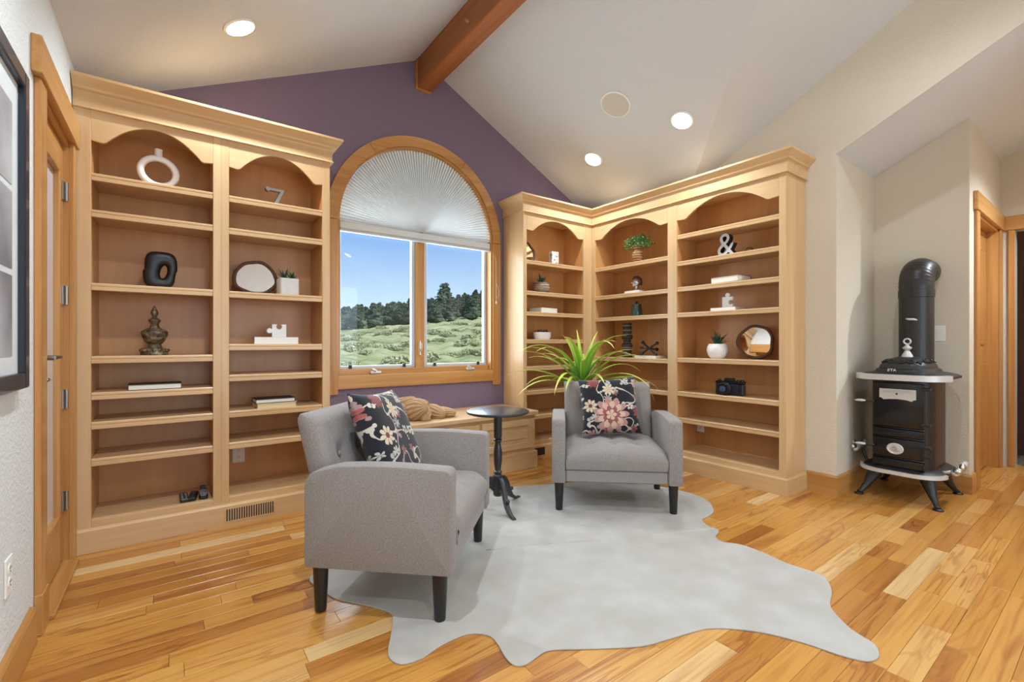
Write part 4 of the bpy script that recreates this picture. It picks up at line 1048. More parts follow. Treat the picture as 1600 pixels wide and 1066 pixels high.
# local frame: front faces -y (world -x); +x = world -y (camera right)
def rrect(hx, hy, r, n=8, bow=0.0):
    P = []
    for cx_, cy_, a0 in ((hx - r, hy - r, 0), (-hx + r, hy - r, PI / 2), (-hx + r, -hy + r, PI), (hx - r, -hy + r, 1.5 * PI)):
        for i in range(n + 1): P.append((cx_ + r * math.cos(a0 + PI / 2 * i / n), cy_ + r * math.sin(a0 + PI / 2 * i / n)))
    return [(x, y_ - (bow * (1 - (x / hx) ** 2) if y_ < 0 else 0)) for x, y_ in P]
def ring_stack(levels):
    """levels: list of (outline points, z); outlines of equal length"""
    bm = B(); rs = [[bm.verts.new((x, y_, z)) for x, y_ in P] for P, z in levels]
    for a, b in zip(rs, rs[1:]):
        for i in range(len(a)): bm.faces.new((a[i], a[(i + 1) % len(a)], b[(i + 1) % len(b)], b[i]))
    bm.faces.new(rs[0]); bm.faces.new(rs[-1]); return bm
OUT = lambda e, bow=.02: rrect(.172 + e, .218 + e, .10 + e * .6, 8, bow)
obj('body', ring_stack([(OUT(0), .205), (OUT(0), .83)]), M['stove_brown'], st, autosmooth=.5)
obj('base_plate', ring_stack([(OUT(.012), .175), (OUT(.05), .185), (OUT(.056), .200), (OUT(.04), .212), (OUT(.01), .228)]), M['cast_iron'], st, autosmooth=.5)
obj('top_flange', ring_stack([(OUT(.01), .808), (OUT(.055), .822), (OUT(.078), .832), (OUT(.078), .845), (OUT(.055), .856), (OUT(.02), .865), (OUT(-.012), .87), (OUT(-.02), .888), (OUT(-.03), .894)]), M['cast_iron'], st, autosmooth=.5)
obj('lid', ring_stack([(OUT(-.034), .892), (OUT(-.038), .912), (OUT(-.05), .930), (OUT(-.072), .948), (OUT(-.10), .962), (rrect(.05, .07, .045, 8), .972)]), M['cast_iron'], st, autosmooth=.5)
def front_strip(e0, e1, z0, z1, mat, name, bow=.02):
    def front(P): return sorted([p for p in P if p[1] < -.08], key=lambda p: p[0])
    a, b = front(OUT(e0, bow)), front(OUT(e1, bow)); n = min(len(a), len(b)); bm = B()
    A = [[bm.verts.new((*p, z)) for p in q[:n]] for q, z in ((a, z0), (b, z0), (b, z1), (a, z1))]
    for i in range(n - 1):
        for k in range(4): bm.faces.new((A[k][i], A[k][i + 1], A[(k + 1) % 4][i + 1], A[(k + 1) % 4][i]))
    for i in (0, n - 1): bm.faces.new([A[k][i] for k in range(4)])
    return obj(name, bm, mat, st, autosmooth=.6)
front_strip(.05, .087, .818, .856, M['nickel_dull'], 'top_trim')
front_strip(.03, .064, .182, .206, M['nickel_dull'], 'skirt_trim')
# lid fretwork
PL = OUT(-.061); per = []
for k in range(len(PL)):
    (xa, ya), (xb, yb) = PL[k], PL[(k + 1) % len(PL)]
    for q in range(6): per.append((xa + (xb - xa) * q / 6, ya + (yb - ya) * q / 6))
acc = [0]
for k in range(1, len(per)): acc.append(acc[-1] + math.dist(per[k], per[k - 1]))
for k in range(18):
    tgt = acc[-1] * k / 18; j = min(range(len(acc)), key=lambda q: abs(acc[q] - tgt)); x, y_ = per[j]
    (xa, ya), (xb, yb) = per[(j - 6) % len(per)], per[(j + 6) % len(per)]; nz = math.atan2(-(xb - xa), yb - ya)
    Mf = T(x, y_, .9405) @ R(nz) @ R(math.radians(36), 'Y')
    bm = B(); prism(bm, [(0, .017), (.015, 0), (0, -.017), (-.015, 0)], 0, .003, 'xy', M=Mf); obj('fret_hole', bm, M['dark_gap'], st)
    bm = B(); tube(bm, [Mf @ Vector(p) for p in ((0, .021, .002), (.019, 0, .004), (0, -.021, .002), (-.019, 0, .004), (0, .021, .002))], .0034, 6, caps=False); obj('fret_rib', bm, M['cast_iron'], st, smooth=True)
# finial
bm = B(); lathe(bm, [(0, .940), (.034, .940), (.030, .952), (.018, .975), (.012, .985), (.026, .998), (.027, 1.006), (.012, 1.016), (.010, 1.026), (0, 1.03)], 20, T(0, -.03, .032)); obj('finial', bm, M['nickel_dull'], st, autosmooth=.6)
bm = B(); ring = [(.019 * math.cos(2 * PI * k / 20), -.03, 1.080 + .019 * math.sin(2 * PI * k / 20)) for k in range(21)]; tube(bm, ring, .0055, 8, caps=False); obj('finial_ring', bm, M['nickel_dull'], st, smooth=True)
# raised letters on the top flange
def text_mesh(s_, size, depth):
    cu = bpy.data.curves.new('lettering', 'FONT'); cu.body = s_; cu.size = size; cu.extrude = depth; cu.align_x = 'CENTER'; cu.resolution_u = 3
    o = bpy.data.objects.new('lettering_source', cu); link(o); dg = bpy.context.evaluated_depsgraph_get(); dg.update()
    me = bpy.data.meshes.new_from_object(o.evaluated_get(dg)); bpy.data.objects.remove(o); bpy.data.curves.remove(cu); return me
def add_text(name, s_, size, depth, mat, parent, Mx):
    me = text_mesh(s_, size, depth); me.transform(Mx); me.materials.clear(); me.materials.append(mat)
    o = bpy.data.objects.new(name, me); link(o); o.parent = parent; return o
add_text('cast_letters', 'ETA', .028, .003, M['nickel_dull'], st, T(-.03, -.258, .876) @ R(math.radians(60), 'X'))
# doors, plates
YF = -.238
def sdoor(z0, z1, hw, mat, name):
    bm = B(); prism(bm, [(-hw, z0), (hw, z0), (hw, z1), (-hw, z1)], YF - .016, YF + .02, 'xz', bev=.009); return obj(name, bm, mat, st, autosmooth=.6)
du = sdoor(.498, .798, .138, M['stove_enamel'], 'fire_door'); sdoor(.432, .486, .138, M['stove_enamel'], 'draft_panel')
dl = sdoor(.292, .420, .138, M['stove_enamel'], 'ash_door'); sdoor(.228, .280, .138, M['stove_enamel'], 'lower_panel')
for z in (.492, .426, .286):
    bm = B(); tube(bm, [(-.14, YF - .004, z), (.14, YF - .004, z)], .006, 8); obj('rib', bm, M['stove_enamel'], st, smooth=True)
plate = B(); prism(plate, [(-.098, .757), (-.098, .694), (-.088, .694), (-.075, .682), (-.05, .686), (0, .690), (.05, .686), (.075, .678), (.088, .690), (.098, .690), (.098, .757)], YF - .022, YF - .015, 'xz', bev=.002); pl = obj('name_plate', plate, M['nickel_dull'], du)
rk = random.Random(2)
bm = B()
for k in range(11):
    x = -.072 + .0145 * k; zz = .738 + .004 * math.sin(PI * k / 10); box(bm, x - .0015, x + .0015, YF - .024, YF - .021, zz - .007, zz + .007); box(bm, x - .004, x + .004, YF - .024, YF - .021, zz + (.005 if k % 2 else -.006), zz + (.007 if k % 2 else -.004))
obj('embossing', bm, M['nickel'], pl) if False else obj('embossing', bm, M['nickel'], du)
bm = B(); lathe(bm, [(0, 0), (.006, 0), (.006, .004), (0, .004)], 10, T(-.002, YF - .0225, .725) @ R(PI / 2, 'X')); obj('rivet', bm, M['slot_dark'], du)
bm = B(); lathe(bm, [(0, 0), (.046, 0), (.046, .006), (.040, .009), (.036, .006), (0, .008)], 28, T(-.012, YF - .016, .352) @ R(PI / 2, 'X') @ Matrix.Diagonal((1, .82, 1, 1))); md = obj('medallion', bm, M['nickel_dull'], dl, autosmooth=.6)
bm = B(); sw = [(-.012 + (.004 + .016 * s_ / 26) * math.cos(s_ * .42), YF - .026, .354 + (.004 + .012 * s_ / 26) * math.sin(s_ * .42)) for s_ in range(27)]; tube(bm, sw + [(.012, YF - .026, .340)], .0022, 6); obj('scroll_emblem', bm, M['satin_steel'], dl)
for z in (.765, .53, .385, .325):
    bm = B(); box(bm, .125, .172, YF - .024, YF - .006, z - .01, z + .01, .004); tube(bm, [(.172, YF - .014, z - .014), (.172, YF - .014, z + .014)], .006, 8); obj('hinge', bm, M['cast_iron'], st)
for z in (.665, .36):
    bm = B(); tube(bm, [(-.125, YF - .02, z), (-.16, YF - .03, z), (-.175, YF - .034, z)], [.009, .008, .006], 10); obj('latch', bm, M['cast_iron'], st)
    bm = B(); tube(bm, [(-.172, YF - .034, z), (-.19, YF - .036, z), (-.215, YF - .038, z), (-.235, YF - .04, z - .002)], [.006, .010, .009, .004], 10); obj('latch_handle', bm, M['nickel_dull'], st, smooth=True)
# legs
for sx in (-1, 1):
    for sy in (-1, 1):
        x0, y0 = sx * .135, sy * .175; dx, dy = sx * .075, sy * .10
        bm = B(); tube(bm, [(x0, y0, .195), (x0 + dx * .15, y0 + dy * .15, .15), (x0 + dx * .55, y0 + dy * .55, .07), (x0 + dx * .9, y0 + dy * .9, .022), (x0 + dx, y0 + dy, .012)], [.05, .042, .022, .014, .016], 12)
        lathe(bm, [(0, .0), (.028, .0), (.028, .008), (.014, .014), (0, .014)], 16, T(x0 + dx, y0 + dy, 0)); obj('leg', bm, M['cast_iron'], st, smooth=True)
# nickel foot rests on both sides
for sx in (-1, 1):
    zq = .295 if sx < 0 else .235; xq = sx * .27
    bm = B(); tube(bm, [(sx * .17, -.10, .20), (sx * .215, -.10, .215), (sx * .24, -.10, zq - .01)], [.012, .010, .010], 10); fb_ = obj('foot_bracket', bm, M['cast_iron'] if sx < 0 else M['nickel_dull'], st, smooth=True)
    bm = B(); tube(bm, [(xq + sx * .0, -.17, zq - .012), (xq, -.15, zq), (xq + sx * .005, -.08, zq + .004), (xq, 0, zq + .004), (xq, .06, zq + .012), (xq + sx * .012, .09, zq + .03)], [.012, .024, .02, .018, .022, .012], 12); obj('foot_rest', bm, M['nickel_dull'], st, smooth=True)
    bm = B(); ball(bm, (xq + sx * .012, -.155, zq + .012), (.026, .03, .022), 14); ball(bm, (xq + sx * .025, -.10, zq + .03), (.018, .028, .026), 12); obj('cast_ornament', bm, M['nickel'], st, smooth=True)
# flue pipe
fp = thing('stove_pipe', 'black sheet metal flue pipe elbowing into the niche wall', 'pipe', (4.335, .948, 0), 0)
bm = B(); lathe(bm, [(.098, .90), (.098, 1.395), (.102, 1.397), (.102, 1.45), (.098, 1.452), (.098, 1.46)], 36); obj('straight_section', bm, M['pipe_black'], fp, autosmooth=.6)
bm = B()
pts_, rd = [], []
for k in range(37):
    a = (PI / 2) * min(1, k / 30); rr_ = .115
    p = (rr_ * (1 - math.cos(a)) + (0 if k <= 30 else (k - 30) * .013), 0, 1.45 + .03 + rr_ * math.sin(a)) if k else (0, 0, 1.45)
    pts_.append(p); rd.append(.098 + (.0025 if k % 3 == 1 else 0) * (1 if k < 31 else 0))
tube(bm, pts_, rd, 36); obj('elbow', bm, M['pipe_black'], fp, autosmooth=.8)
bm = B(); tube(bm, [(-.098, .0, 1.235), (-.118, .0, 1.235)], .006, 8); tube(bm, [(-.122, -.032, 1.230), (-.122, -.014, 1.236), (-.122, .014, 1.238), (-.122, .032, 1.243)], [.004, .008, .008, .004], 8); obj('damper_key', bm, M['nickel_dull'], fp, smooth=True)

# ================================================================== tall strap-leaf plant behind the corner chair
pp = thing('potted_dracaena', 'tall leafy plant with arching yellow-green strap leaves behind armchair', 'plant', (2.75, 2.72, 0))
bm = B(); lathe(bm, [(0, .001), (.11, .001), (.145, .25), (.15, .27), (.138, .27), (.13, .24), (0, .24)], 28); obj('pot', bm, M['terracotta'], pp, autosmooth=.6)
bm = B(); lathe(bm, [(0, .2405), (.129, .2405), (0, .25)], 20); obj('soil', bm, M['soil'], pp)
bm = B(); tube(bm, [(0, 0, .24), (-.01, -.01, .45), (-.02, -.0, .75)], [.02, .017, .015], 10); obj('stem', bm, M['leaf_green'], pp, smooth=True)
def strap(parent, base, az, length, lift, droop, width, mat):
    n = 12; bm = B(); uvl = bm.loops.layers.uv.new('UVMap'); L_, R_, C_ = [], [], []
    d = Vector((math.cos(az), math.sin(az), 0)); s_ = Vector((-math.sin(az), math.cos(az), 0)); el = lift; p = Vector(base)
    for i in range(n + 1):
        t = i / n; wd = width * (math.sin(PI * (.12 + .88 * t) ** .8)) * .5 + .0008
        up_ = Vector((-math.sin(el) * d.x, -math.sin(el) * d.y, math.cos(el)))
        L_.append(bm.verts.new(p + s_ * wd + up_ * wd * .35)); C_.append(bm.verts.new(p)); R_.append(bm.verts.new(p - s_ * wd + up_ * wd * .35))
        p = p + (d * math.cos(el) + Vector((0, 0, math.sin(el)))) * (length / n); el -= droop / n * (.35 + 1.3 * t)
    for i in range(n):
        for a, b in ((L_, C_), (C_, R_)):
            f = bm.faces.new((a[i], b[i], b[i + 1], a[i + 1]))
            for lp, tt in zip(f.loops, (i, i, i + 1, i + 1)): lp[uvl].uv = (tt / n, .5)
    o = obj('leaf', bm, mat, parent, smooth=True)
    md_ = o.modifiers.new('thick', 'SOLIDIFY'); md_.thickness = .0012
    return o
rl = random.Random(21)
for k in range(40):
    az = k * 2.39996 + rl.uniform(-.2, .2); tier = k / 39
    lift = math.radians(28 + 52 * (1 - tier) * 1 + rl.uniform(-8, 8)) if k > 4 else math.radians(rl.uniform(66, 84))
    # keep the sprays clear of the two bookcases
    toward = max(0, math.cos(az - math.radians(45)))
    ln_ = rl.uniform(.48, .72) * (1 - .35 * toward)
    if k <= 4: ln_ = rl.uniform(.38, .5)
    strap(pp, (-.02 + .012 * math.cos(az), .012 * math.sin(az), 0.76 - .10 * tier), az, ln_, lift, math.radians(rl.uniform(70, 125)) if k > 4 else math.radians(rl.uniform(20, 45)), rl.uniform(.034, .050), M['strap_leaf'])

# ================================================================== shelf ornaments : left case
EPS = .0006
def leaf_blade(parent, base, az, length, lift, curl, width, mat, thick=.004):
    n = 6; bm = B(); d = Vector((math.cos(az), math.sin(az), 0)); s_ = Vector((-math.sin(az), math.cos(az), 0)); p = Vector(base); el = lift; rings = []
    for i in range(n + 1):
        t = i / n; wd = width / 2 * (1 - t ** 2.2) ** .8 * (.75 + .5 * math.sin(PI * min(1, t * 1.3))) + .0006
        up_ = Vector((-math.sin(el) * d.x, -math.sin(el) * d.y, math.cos(el))); tk = thick * (1 - t) + .0004
        rings.append([bm.verts.new(p + s_ * wd), bm.verts.new(p + up_ * tk * .4), bm.verts.new(p - s_ * wd), bm.verts.new(p - up_ * tk)])
        p = p + (d * math.cos(el) + Vector((0, 0, math.sin(el)))) * (length / n); el += curl / n
    for a, b in zip(rings, rings[1:]):
        for k in range(4): bm.faces.new((a[k], a[(k + 1) % 4], b[(k + 1) % 4], b[k]))
    return obj('leaf', bm, mat, parent, smooth=True)
def book(label, x, y, z, w_, d_, h_, rz, cover, pages='paper', fore='x'):
    o = thing('book', label, 'book', (x, y, z + EPS), rz)
    bm = B(); t = .003
    box(bm, -w_ / 2, w_ / 2, -d_ / 2, d_ / 2, 0, t); box(bm, -w_ / 2, w_ / 2, -d_ / 2, d_ / 2, h_ - t, h_)
    if fore == 'x': box(bm, -w_ / 2, w_ / 2, d_ / 2 - t, d_ / 2, t, h_ - t)      # spine at the back, page edges to the front
    else: box(bm, -w_ / 2, w_ / 2, -d_ / 2, -d_ / 2 + t, t, h_ - t)
    obj('cover', bm, M[cover], o)
    bm = B(); q = .004; yo = (0, -t) if fore == 'x' else (t, 0)
    box(bm, -w_ / 2 + q, w_ / 2 - q, -d_ / 2 + (q if fore == 'x' else t), d_ / 2 - (t if fore == 'x' else q), t, h_ - t); obj('pages', bm, M[pages], o)
    return o
LY = 3.29
# ring vase
o = thing('ring_vase', 'white ceramic ring vase with short neck on top shelf', 'vase', (-.062, LY, 1.944 + EPS), math.radians(8))
bm = B(); t = [2 * PI * k / 48 for k in range(48)]
loft_ring(bm, [(.098 * math.cos(a), .092 + .092 * math.sin(a)) for a in t], [(.063 * math.cos(a), .092 + .060 * math.sin(a)) for a in t], .044, 14); obj('ring', bm, M['ceramic_white'], o, smooth=True)
bm = B(); lathe(bm, [(.012, .172), (.020, .176), (.0185, .195), (.0185, .217), (.020, .220), (.015, .220), (.013, .19), (0, .19)], 20); obj('neck', bm, M['ceramic_white'], o, autosmooth=.7)
bm = B(); lathe(bm, [(0, 0), (.042, 0), (.044, .006), (.036, .014), (0, .014)], 24, sy=.5); obj('foot', bm, M['ceramic_white'], o, autosmooth=.7)
# black pierced sculpture
o = thing('pierced_sculpture', 'matte black pierced sculpture with an offset oval hole', 'sculpture', (-.053, LY, 1.379 + EPS), math.radians(4))
outl, inn = [], []
for k in range(56):
    a = 2 * PI * k / 56; c, s_ = math.cos(a), math.sin(a); e_ = 3.6
    rr_ = 1 / ((abs(c) ** e_ + abs(s_) ** e_) ** (1 / e_)); x, z = .074 * rr_ * c, .104 + .104 * rr_ * s_
    x += -.006 * (1 if z < .1 else -.2); outl.append((x * (1 + (.04 if x > 0 and z > .08 else 0)), z)); inn.append((.014 + .015 * c + .006 * s_, .094 + .036 * s_))
bm = loft_ring(B(), outl, inn, .07, 14); mz = min(v.co.z for v in bm.verts); bmesh.ops.translate(bm, vec=(0, 0, -mz), verts=bm.verts[:]); obj('body', bm, M['black_ceramic'], o, smooth=True)
bm = B(); box(bm, -.04, .04, -.018, .018, 0, .012, .004); obj('foot', bm, M['black_ceramic'], o)
# bronze finial urn
o = thing('lidded_urn', 'aged bronze lidded urn with pointed finial', 'urn', (-.080, LY, 1.0015 + EPS))
bm = B(); lathe(bm, [(0, 0), (.062, 0), (.064, .008), (.060, .02), (.063, .026), (.055, .034), (.036, .044), (.030, .060), (.036, .066), (.044, .076), (.060, .110), (.062, .128), (.058, .134), (.036, .148), (.024, .152), (.021, .164), (0, .164)], 40); obj('bowl', bm, M['bronze_aged'], o, autosmooth=.8)
bm = B(); lathe(bm, [(0, .164), (.020, .164), (.019, .176), (.028, .190), (.029, .197), (.018, .205), (.011, .212), (.012, .220), (.018, .234), (.017, .244), (.009, .262), (.003, .276), (0, .28)], 32); obj('lid', bm, M['bronze_aged'], o, autosmooth=.8)
for k in range(16):
    a = 2 * PI * k / 16; bm = B(); ball(bm, (.060 * math.cos(a), .060 * math.sin(a), .026), (.010, .010, .009), 8); obj('bead', bm, M['bronze_aged'], o, smooth=True)
book('thin book with dark cover and white page edges lying alone', -.075, 3.265, .814, .235, .15, .031, math.radians(1), 'cover_dark')
# small black gadgets on the bottom deck
for lab, x, rz, lean, sil in (('black remote with silver keys on the bottom deck, leftmost of three', .055, .03, 0, 1), ('black remote lying in the middle of three on the bottom deck', .098, -.12, 0, 0), ('black phone handset in a grey cradle on the bottom deck', .148, -.02, 1, 2)):
    o = thing('remote_control', lab, 'remote', (x, 3.275, .164 + EPS), rz)
    bm = B(); box(bm, -.021, .021, -.075, .075, 0, .022 if not lean else .03, .006); obj('shell', bm, M['plastic_black'], o)
    if sil == 2:
        bm = B(); box(bm, -.018, .018, -.068, .03, .0305, .034, .002); obj('faceplate', bm, M['plastic_silver'], o); bm = B(); box(bm, -.014, .014, .035, .07, .0302, .05, .003); obj('handset', bm, M['plastic_black'], o)
    else:
        for q in range(4):
            for q2 in (-.009, .009):
                bm = B(); box(bm, q2 - .005, q2 + .005, -.06 + .03 * q - .005, -.06 + .03 * q + .007, .0222, .0255, .001); obj('key', bm, M['plastic_silver'] if sil else M['slot_dark'], o)
# numeral seven
o = thing('metal_numeral', 'brushed metal number seven standing on the top shelf', 'ornament', (.535, LY, 1.942 + EPS), math.radians(5))
bm = B(); prism(bm, [(-.052, .120), (.05, .120), (.05, .104), (.004, 0), (-.020, 0), (.024, .100), (-.034, .100), (-.04, .092), (-.052, .092)], -.014, .014, 'xz', bev=.003); obj('figure', bm, M['satin_steel'], o)
bm = B(); lathe(bm, [(0, -.016), (.014, -.016), (.014, .016), (0, .016)], 16, T(-.046, 0, .108) @ R(PI / 2, 'X')); obj('curl_end', bm, M['satin_steel'], o, autosmooth=.6)
bm = B(); box(bm, -.03, .04, -.016, .016, 0, .004); obj('foot', bm, M['satin_steel'], o)
# wood slice mirrors
def slice_mirror(label, loc, rz, w_, h_, seed, lean=.12):
    o = thing('live_edge_mirror', label, 'mirror', loc, rz)
    r = random.Random(seed); ph = [r.uniform(0, 6.28) for _ in range(4)]
    def rad(a, k): return 1 + k * (.035 * math.sin(2 * a + ph[0]) + .03 * math.sin(3 * a + ph[1]) + .018 * math.sin(5 * a + ph[2]) + .012 * math.sin(8 * a + ph[3]))
    t = [2 * PI * k / 64 for k in range(64)]
    out_ = [(w_ / 2 * rad(a, 1.2) * math.cos(a), h_ / 2 * rad(a, 1.2) * math.sin(a)) for a in t]; in_ = [((w_ / 2 - .022) * rad(a, 1.1) * math.cos(a), (h_ / 2 - .022) * rad(a, 1.1) * math.sin(a)) for a in t]
    mz = min(z for x, z in out_); out_ = [(x, z - mz) for x, z in out_]; in_ = [(x, z - mz) for x, z in in_]
    Ml = R(-lean, 'X')
    bm = loft_ring(B(), out_, in_, .026, 8); bmesh.ops.transform(bm, matrix=Ml, verts=bm.verts[:]); mz2 = min(v.co.z for v in bm.verts); bmesh.ops.translate(bm, vec=(0, 0, -mz2), verts=bm.verts[:]); obj('bark_frame', bm, M['bark'], o, smooth=True)
    bm = B(); prism(bm, [((x) * 1.02, z) for x, z in in_], .000, .004, 'xz', M=T(0, 0, -mz2) @ Ml); obj('mirror_glass', bm, M['mirror_glass'], o)
    return o
slice_mirror('live edge wood mirror beside the square concrete pot', (.430, 3.345, 1.377 + EPS), math.radians(-4), .25, .235, 3)
# concrete pot with succulents
o = thing('potted_succulent', 'spiky succulents in a square white concrete pot', 'plant', (.602, 3.26, 1.377 + EPS), math.radians(6))
bm = B(); prism(bm, rrect(.055, .055, .012, 4), 0, .105, 'xy', bev=.003); obj('pot', bm, M['concrete'], o)
bm = B(); box(bm, -.045, .045, -.045, .045, .1045, .107); obj('soil', bm, M['soil'], o)
rl = random.Random(8)
for k in range(26):
    az = k * 2.4; c = (-.022, 0, .106) if k < 14 else (.026, .0, .106)
    leaf_blade(o, c, az, rl.uniform(.05, .085) if k < 14 else rl.uniform(.04, .06), math.radians(rl.uniform(35, 80)), math.radians(rl.uniform(-30, 15)), .012 if k < 14 else .018, M['leaf_dark'] if k < 18 else M['leaf_green'])
def puzzle(label, loc, rz, s_, rot):
    o = thing('puzzle_piece', label, 'ornament', loc, rz)
    h = s_ / 2; P = []
    def arc(cx_, cy_, r, a0, a1, n=12): return [(cx_ + r * math.cos(a0 + (a1 - a0) * i / n), cy_ + r * math.sin(a0 + (a1 - a0) * i / n)) for i in range(n + 1)]
    k = s_ * .2
    # square with one round tab on the left and one round notch on top
    P = [(-h, -h), (h, -h), (h, h), (h * .5, h)] + arc(0, h - k * .95, k, math.radians(55), math.radians(-235), 16) + [(-h * .5, h), (-h, h), (-h, k * .5)] + arc(-h - k * .8, 0, k, math.radians(32), math.radians(328), 16) + [(-h, -k * .5)]
    c, s2 = math.cos(rot), math.sin(rot); P = [(x * c - z * s2, x * s2 + z * c) for x, z in P]
    mz = -h if rot == 0 else min(z for x, z in P)
    bm = B(); prism(bm, [(x, z - mz) for x, z in P], -.012, .012, 'xz', bev=.0015); obj('piece', bm, M['ceramic_matte'], o); return o
book('white book lying under the white puzzle piece in left bookcase', .532, 3.28, 1.0635, .245, .17, .042, math.radians(-3), 'cover_white', fore='y')
puzzle('white puzzle piece with notch up, on a book in left bookcase', (.552, 3.27, 1.0635 + .0432), math.radians(-3), .082, 0)
book('cream book at the bottom of the two book stack', .527, 3.265, .6655, .225, .15, .030, math.radians(2), 'cover_cream', 'cover_cream')
book('dark covered book on top of the two book stack', .521, 3.268, .6655 + .0310, .222, .15, .026, math.radians(1), 'cover_dark')

# ---------------------------------------------------------------- corner case
CY = 3.42
slice_mirror('live edge mirror half hidden on the corner bookcase top shelf', (2.735, 3.47, 1.832 + EPS), math.radians(6), .24, .225, 9)
o = thing('mirror_block', 'white speckled marble bookend block on the corner top shelf', 'bookend', (3.035, CY, 1.832 + EPS), math.radians(-10)); o.name = 'marble_block'
bm = B(); box(bm, -.04, .04, -.03, .03, 0, .135, .004); obj('block', bm, M['marble_block'], o); bm = B(); box(bm, -.045, .045, -.034, .034, 0, .006, .001); obj('felt_base', bm, M['ceramic_matte'], o)
o = thing('potted_agave', 'spiky agave in a round brown striped woven pot', 'plant', (2.872, CY, 1.548 + EPS))
bm = B(); lathe(bm, [(0, 0), (.055, 0), (.078, .025), (.086, .055), (.076, .088), (.060, .104), (.052, .104), (.05, .095), (0, .095)], 32); obj('pot', bm, M['woven_stripe'], o, autosmooth=.8)
for z, rr_ in ((.02, .075), (.045, .0855), (.07, .0835), (.09, .074)):
    bm = B(); tube(bm, [(rr_ * math.cos(2 * PI * k / 28), rr_ * math.sin(2 * PI * k / 28), z) for k in range(29)], .003, 6, caps=False); obj('cord_band', bm, M['cover_tan'], o, smooth=True)
for k in range(18): leaf_blade(o, (0, 0, .095), k * 2.4, rl.uniform(.075, .11), math.radians(rl.uniform(35, 85)), math.radians(rl.uniform(-10, 15)), .018, M['leaf_dark'])
book('white book lying on the third shelf of the corner bookcase', 2.89, CY - .01, 1.3576, .23, .16, .045, math.radians(8), 'cover_white', fore='y')
o = thing('succulent_bowl', 'white oval bowl of dark red succulents', 'plant', (2.885, CY, 1.103 + EPS))
bm = B(); lathe(bm, [(0, 0), (.085, 0), (.098, .02), (.1, .07), (.094, .07), (.09, .06), (0, .06)], 32, sy=.6); obj('bowl', bm, M['ceramic_white'], o, autosmooth=.7)
for k in range(40):
    cx_ = -.06 + .03 * (k % 5); leaf_blade(o, (cx_, rl.uniform(-.02, .02), .06), k * 2.4, rl.uniform(.025, .045), math.radians(rl.uniform(20, 75)), math.radians(30), .016, M['succulent_red'])

# ---------------------------------------------------------------- right case (items face -x)
XO = 3.57
def rp(yv, z, x=XO): return (x, yv, z + EPS)
RZ_ = -PI / 2
o = thing('goblet_plant', 'bushy green foliage in a turned wooden goblet vase', 'plant', rp(2.825, 1.824), RZ_)
bm = B(); lathe(bm, [(0, 0), (.032, 0), (.036, .008), (.03, .016), (.05, .04), (.055, .07), (.046, .10), (.034, .114), (.033, .122), (.042, .14), (.05, .165), (.052, .172), (.046, .172), (.04, .16), (0, .16)], 28); obj('vase', bm, M['turned_wood'], o, autosmooth=.8)
bm = B()
for z, rr_ in ((.018, .036), (.108, .041)): tube(bm, [(rr_ * math.cos(2 * PI * k / 24), rr_ * math.sin(2 * PI * k / 24), z) for k in range(25)], .003, 6, caps=False)
obj('inlay_band', bm, M['cover_cream'], o, smooth=True)
def leaflet_mesh(seed, n, mat, spread, flat_, size):
    r = random.Random(seed); bm = B()
    for k in range(n):
        az = r.uniform(0, 6.28); el = r.uniform(-.3, 1.3); d = r.uniform(.25, 1) ** .7
        p = Vector((math.cos(az) * math.cos(el) * spread * d, math.sin(az) * math.cos(el) * spread * d * .62, .17 + math.sin(el) * flat_ * d)); s_ = size * r.uniform(.6, 1.2)
        Mx = T(*p) @ R(r.uniform(0, 6.28)) @ R(r.uniform(-1, 1), 'X') @ R(r.uniform(-1, 1), 'Y')
        q = [bm.verts.new(Mx @ Vector(v)) for v in ((0, -s_, 0), (s_ * .6, 0, .25 * s_), (0, s_, 0), (-s_ * .6, 0, .25 * s_), (0, 0, -.1 * s_))]
        for a, b in ((0, 1), (1, 2), (2, 3), (3, 0)): bm.faces.new((q[a], q[b], q[4]))
    return bm
lo_ = obj('foliage', leaflet_mesh(1, 420, None, .15, .11, .012), M['leaf_bright'], o); lo_['kind'] = 'stuff'
lo_ = obj('foliage', leaflet_mesh(2, 420, None, .185, .10, .0105), M['leaf_green'], o); lo_['kind'] = 'stuff'
bm = B()
for k in range(10): a = k * .63; tube(bm, [(0, 0, .15), (.06 * math.cos(a), .04 * math.sin(a), .19), (.13 * math.cos(a), .08 * math.sin(a), .20 + .05 * math.sin(k * 2.1))], .0016, 5)
obj('twigs', bm, M['leaf_dark'], o)
book('thin white book under the small silver bust', XO - .01, 2.83, 1.539, .17, .14, .024, RZ_, 'cover_white', fore='y')
o = thing('silver_bust', 'small silver head bust wearing a crested helmet', 'sculpture', (XO - .01, 2.83, 1.539 + .0252), RZ_ - .5)
bm = B(); lathe(bm, [(0, 0), (.028, 0), (.028, .008), (.018, .014), (.014, .03), (.018, .045), (0, .05)], 20); obj('neck', bm, M['silver'], o, autosmooth=.7)
bm = B(); ball(bm, (0, 0, .085), (.033, .040, .044), 18); ball(bm, (0, -.024, .066), (.022, .020, .024), 14); ball(bm, (0, -.043, .078), (.006, .010, .011), 8); ball(bm, (0, -.040, .062), (.011, .006, .004), 8)
for sx in (-1, 1): ball(bm, (sx * .013, -.036, .088), (.007, .005, .004), 8); ball(bm, (sx * .033, .004, .078), (.005, .010, .013), 8)
obj('head', bm, M['silver'], o, smooth=True)
bm = B(); tube(bm, [(0, -.035, .108), (0, -.015, .130), (0, .015, .132), (0, .042, .112), (0, .05, .08), (0, .046, .056)], [.006, .013, .015, .015, .012, .006], 10); obj('crest', bm, M['zinc_side'], o, smooth=True)
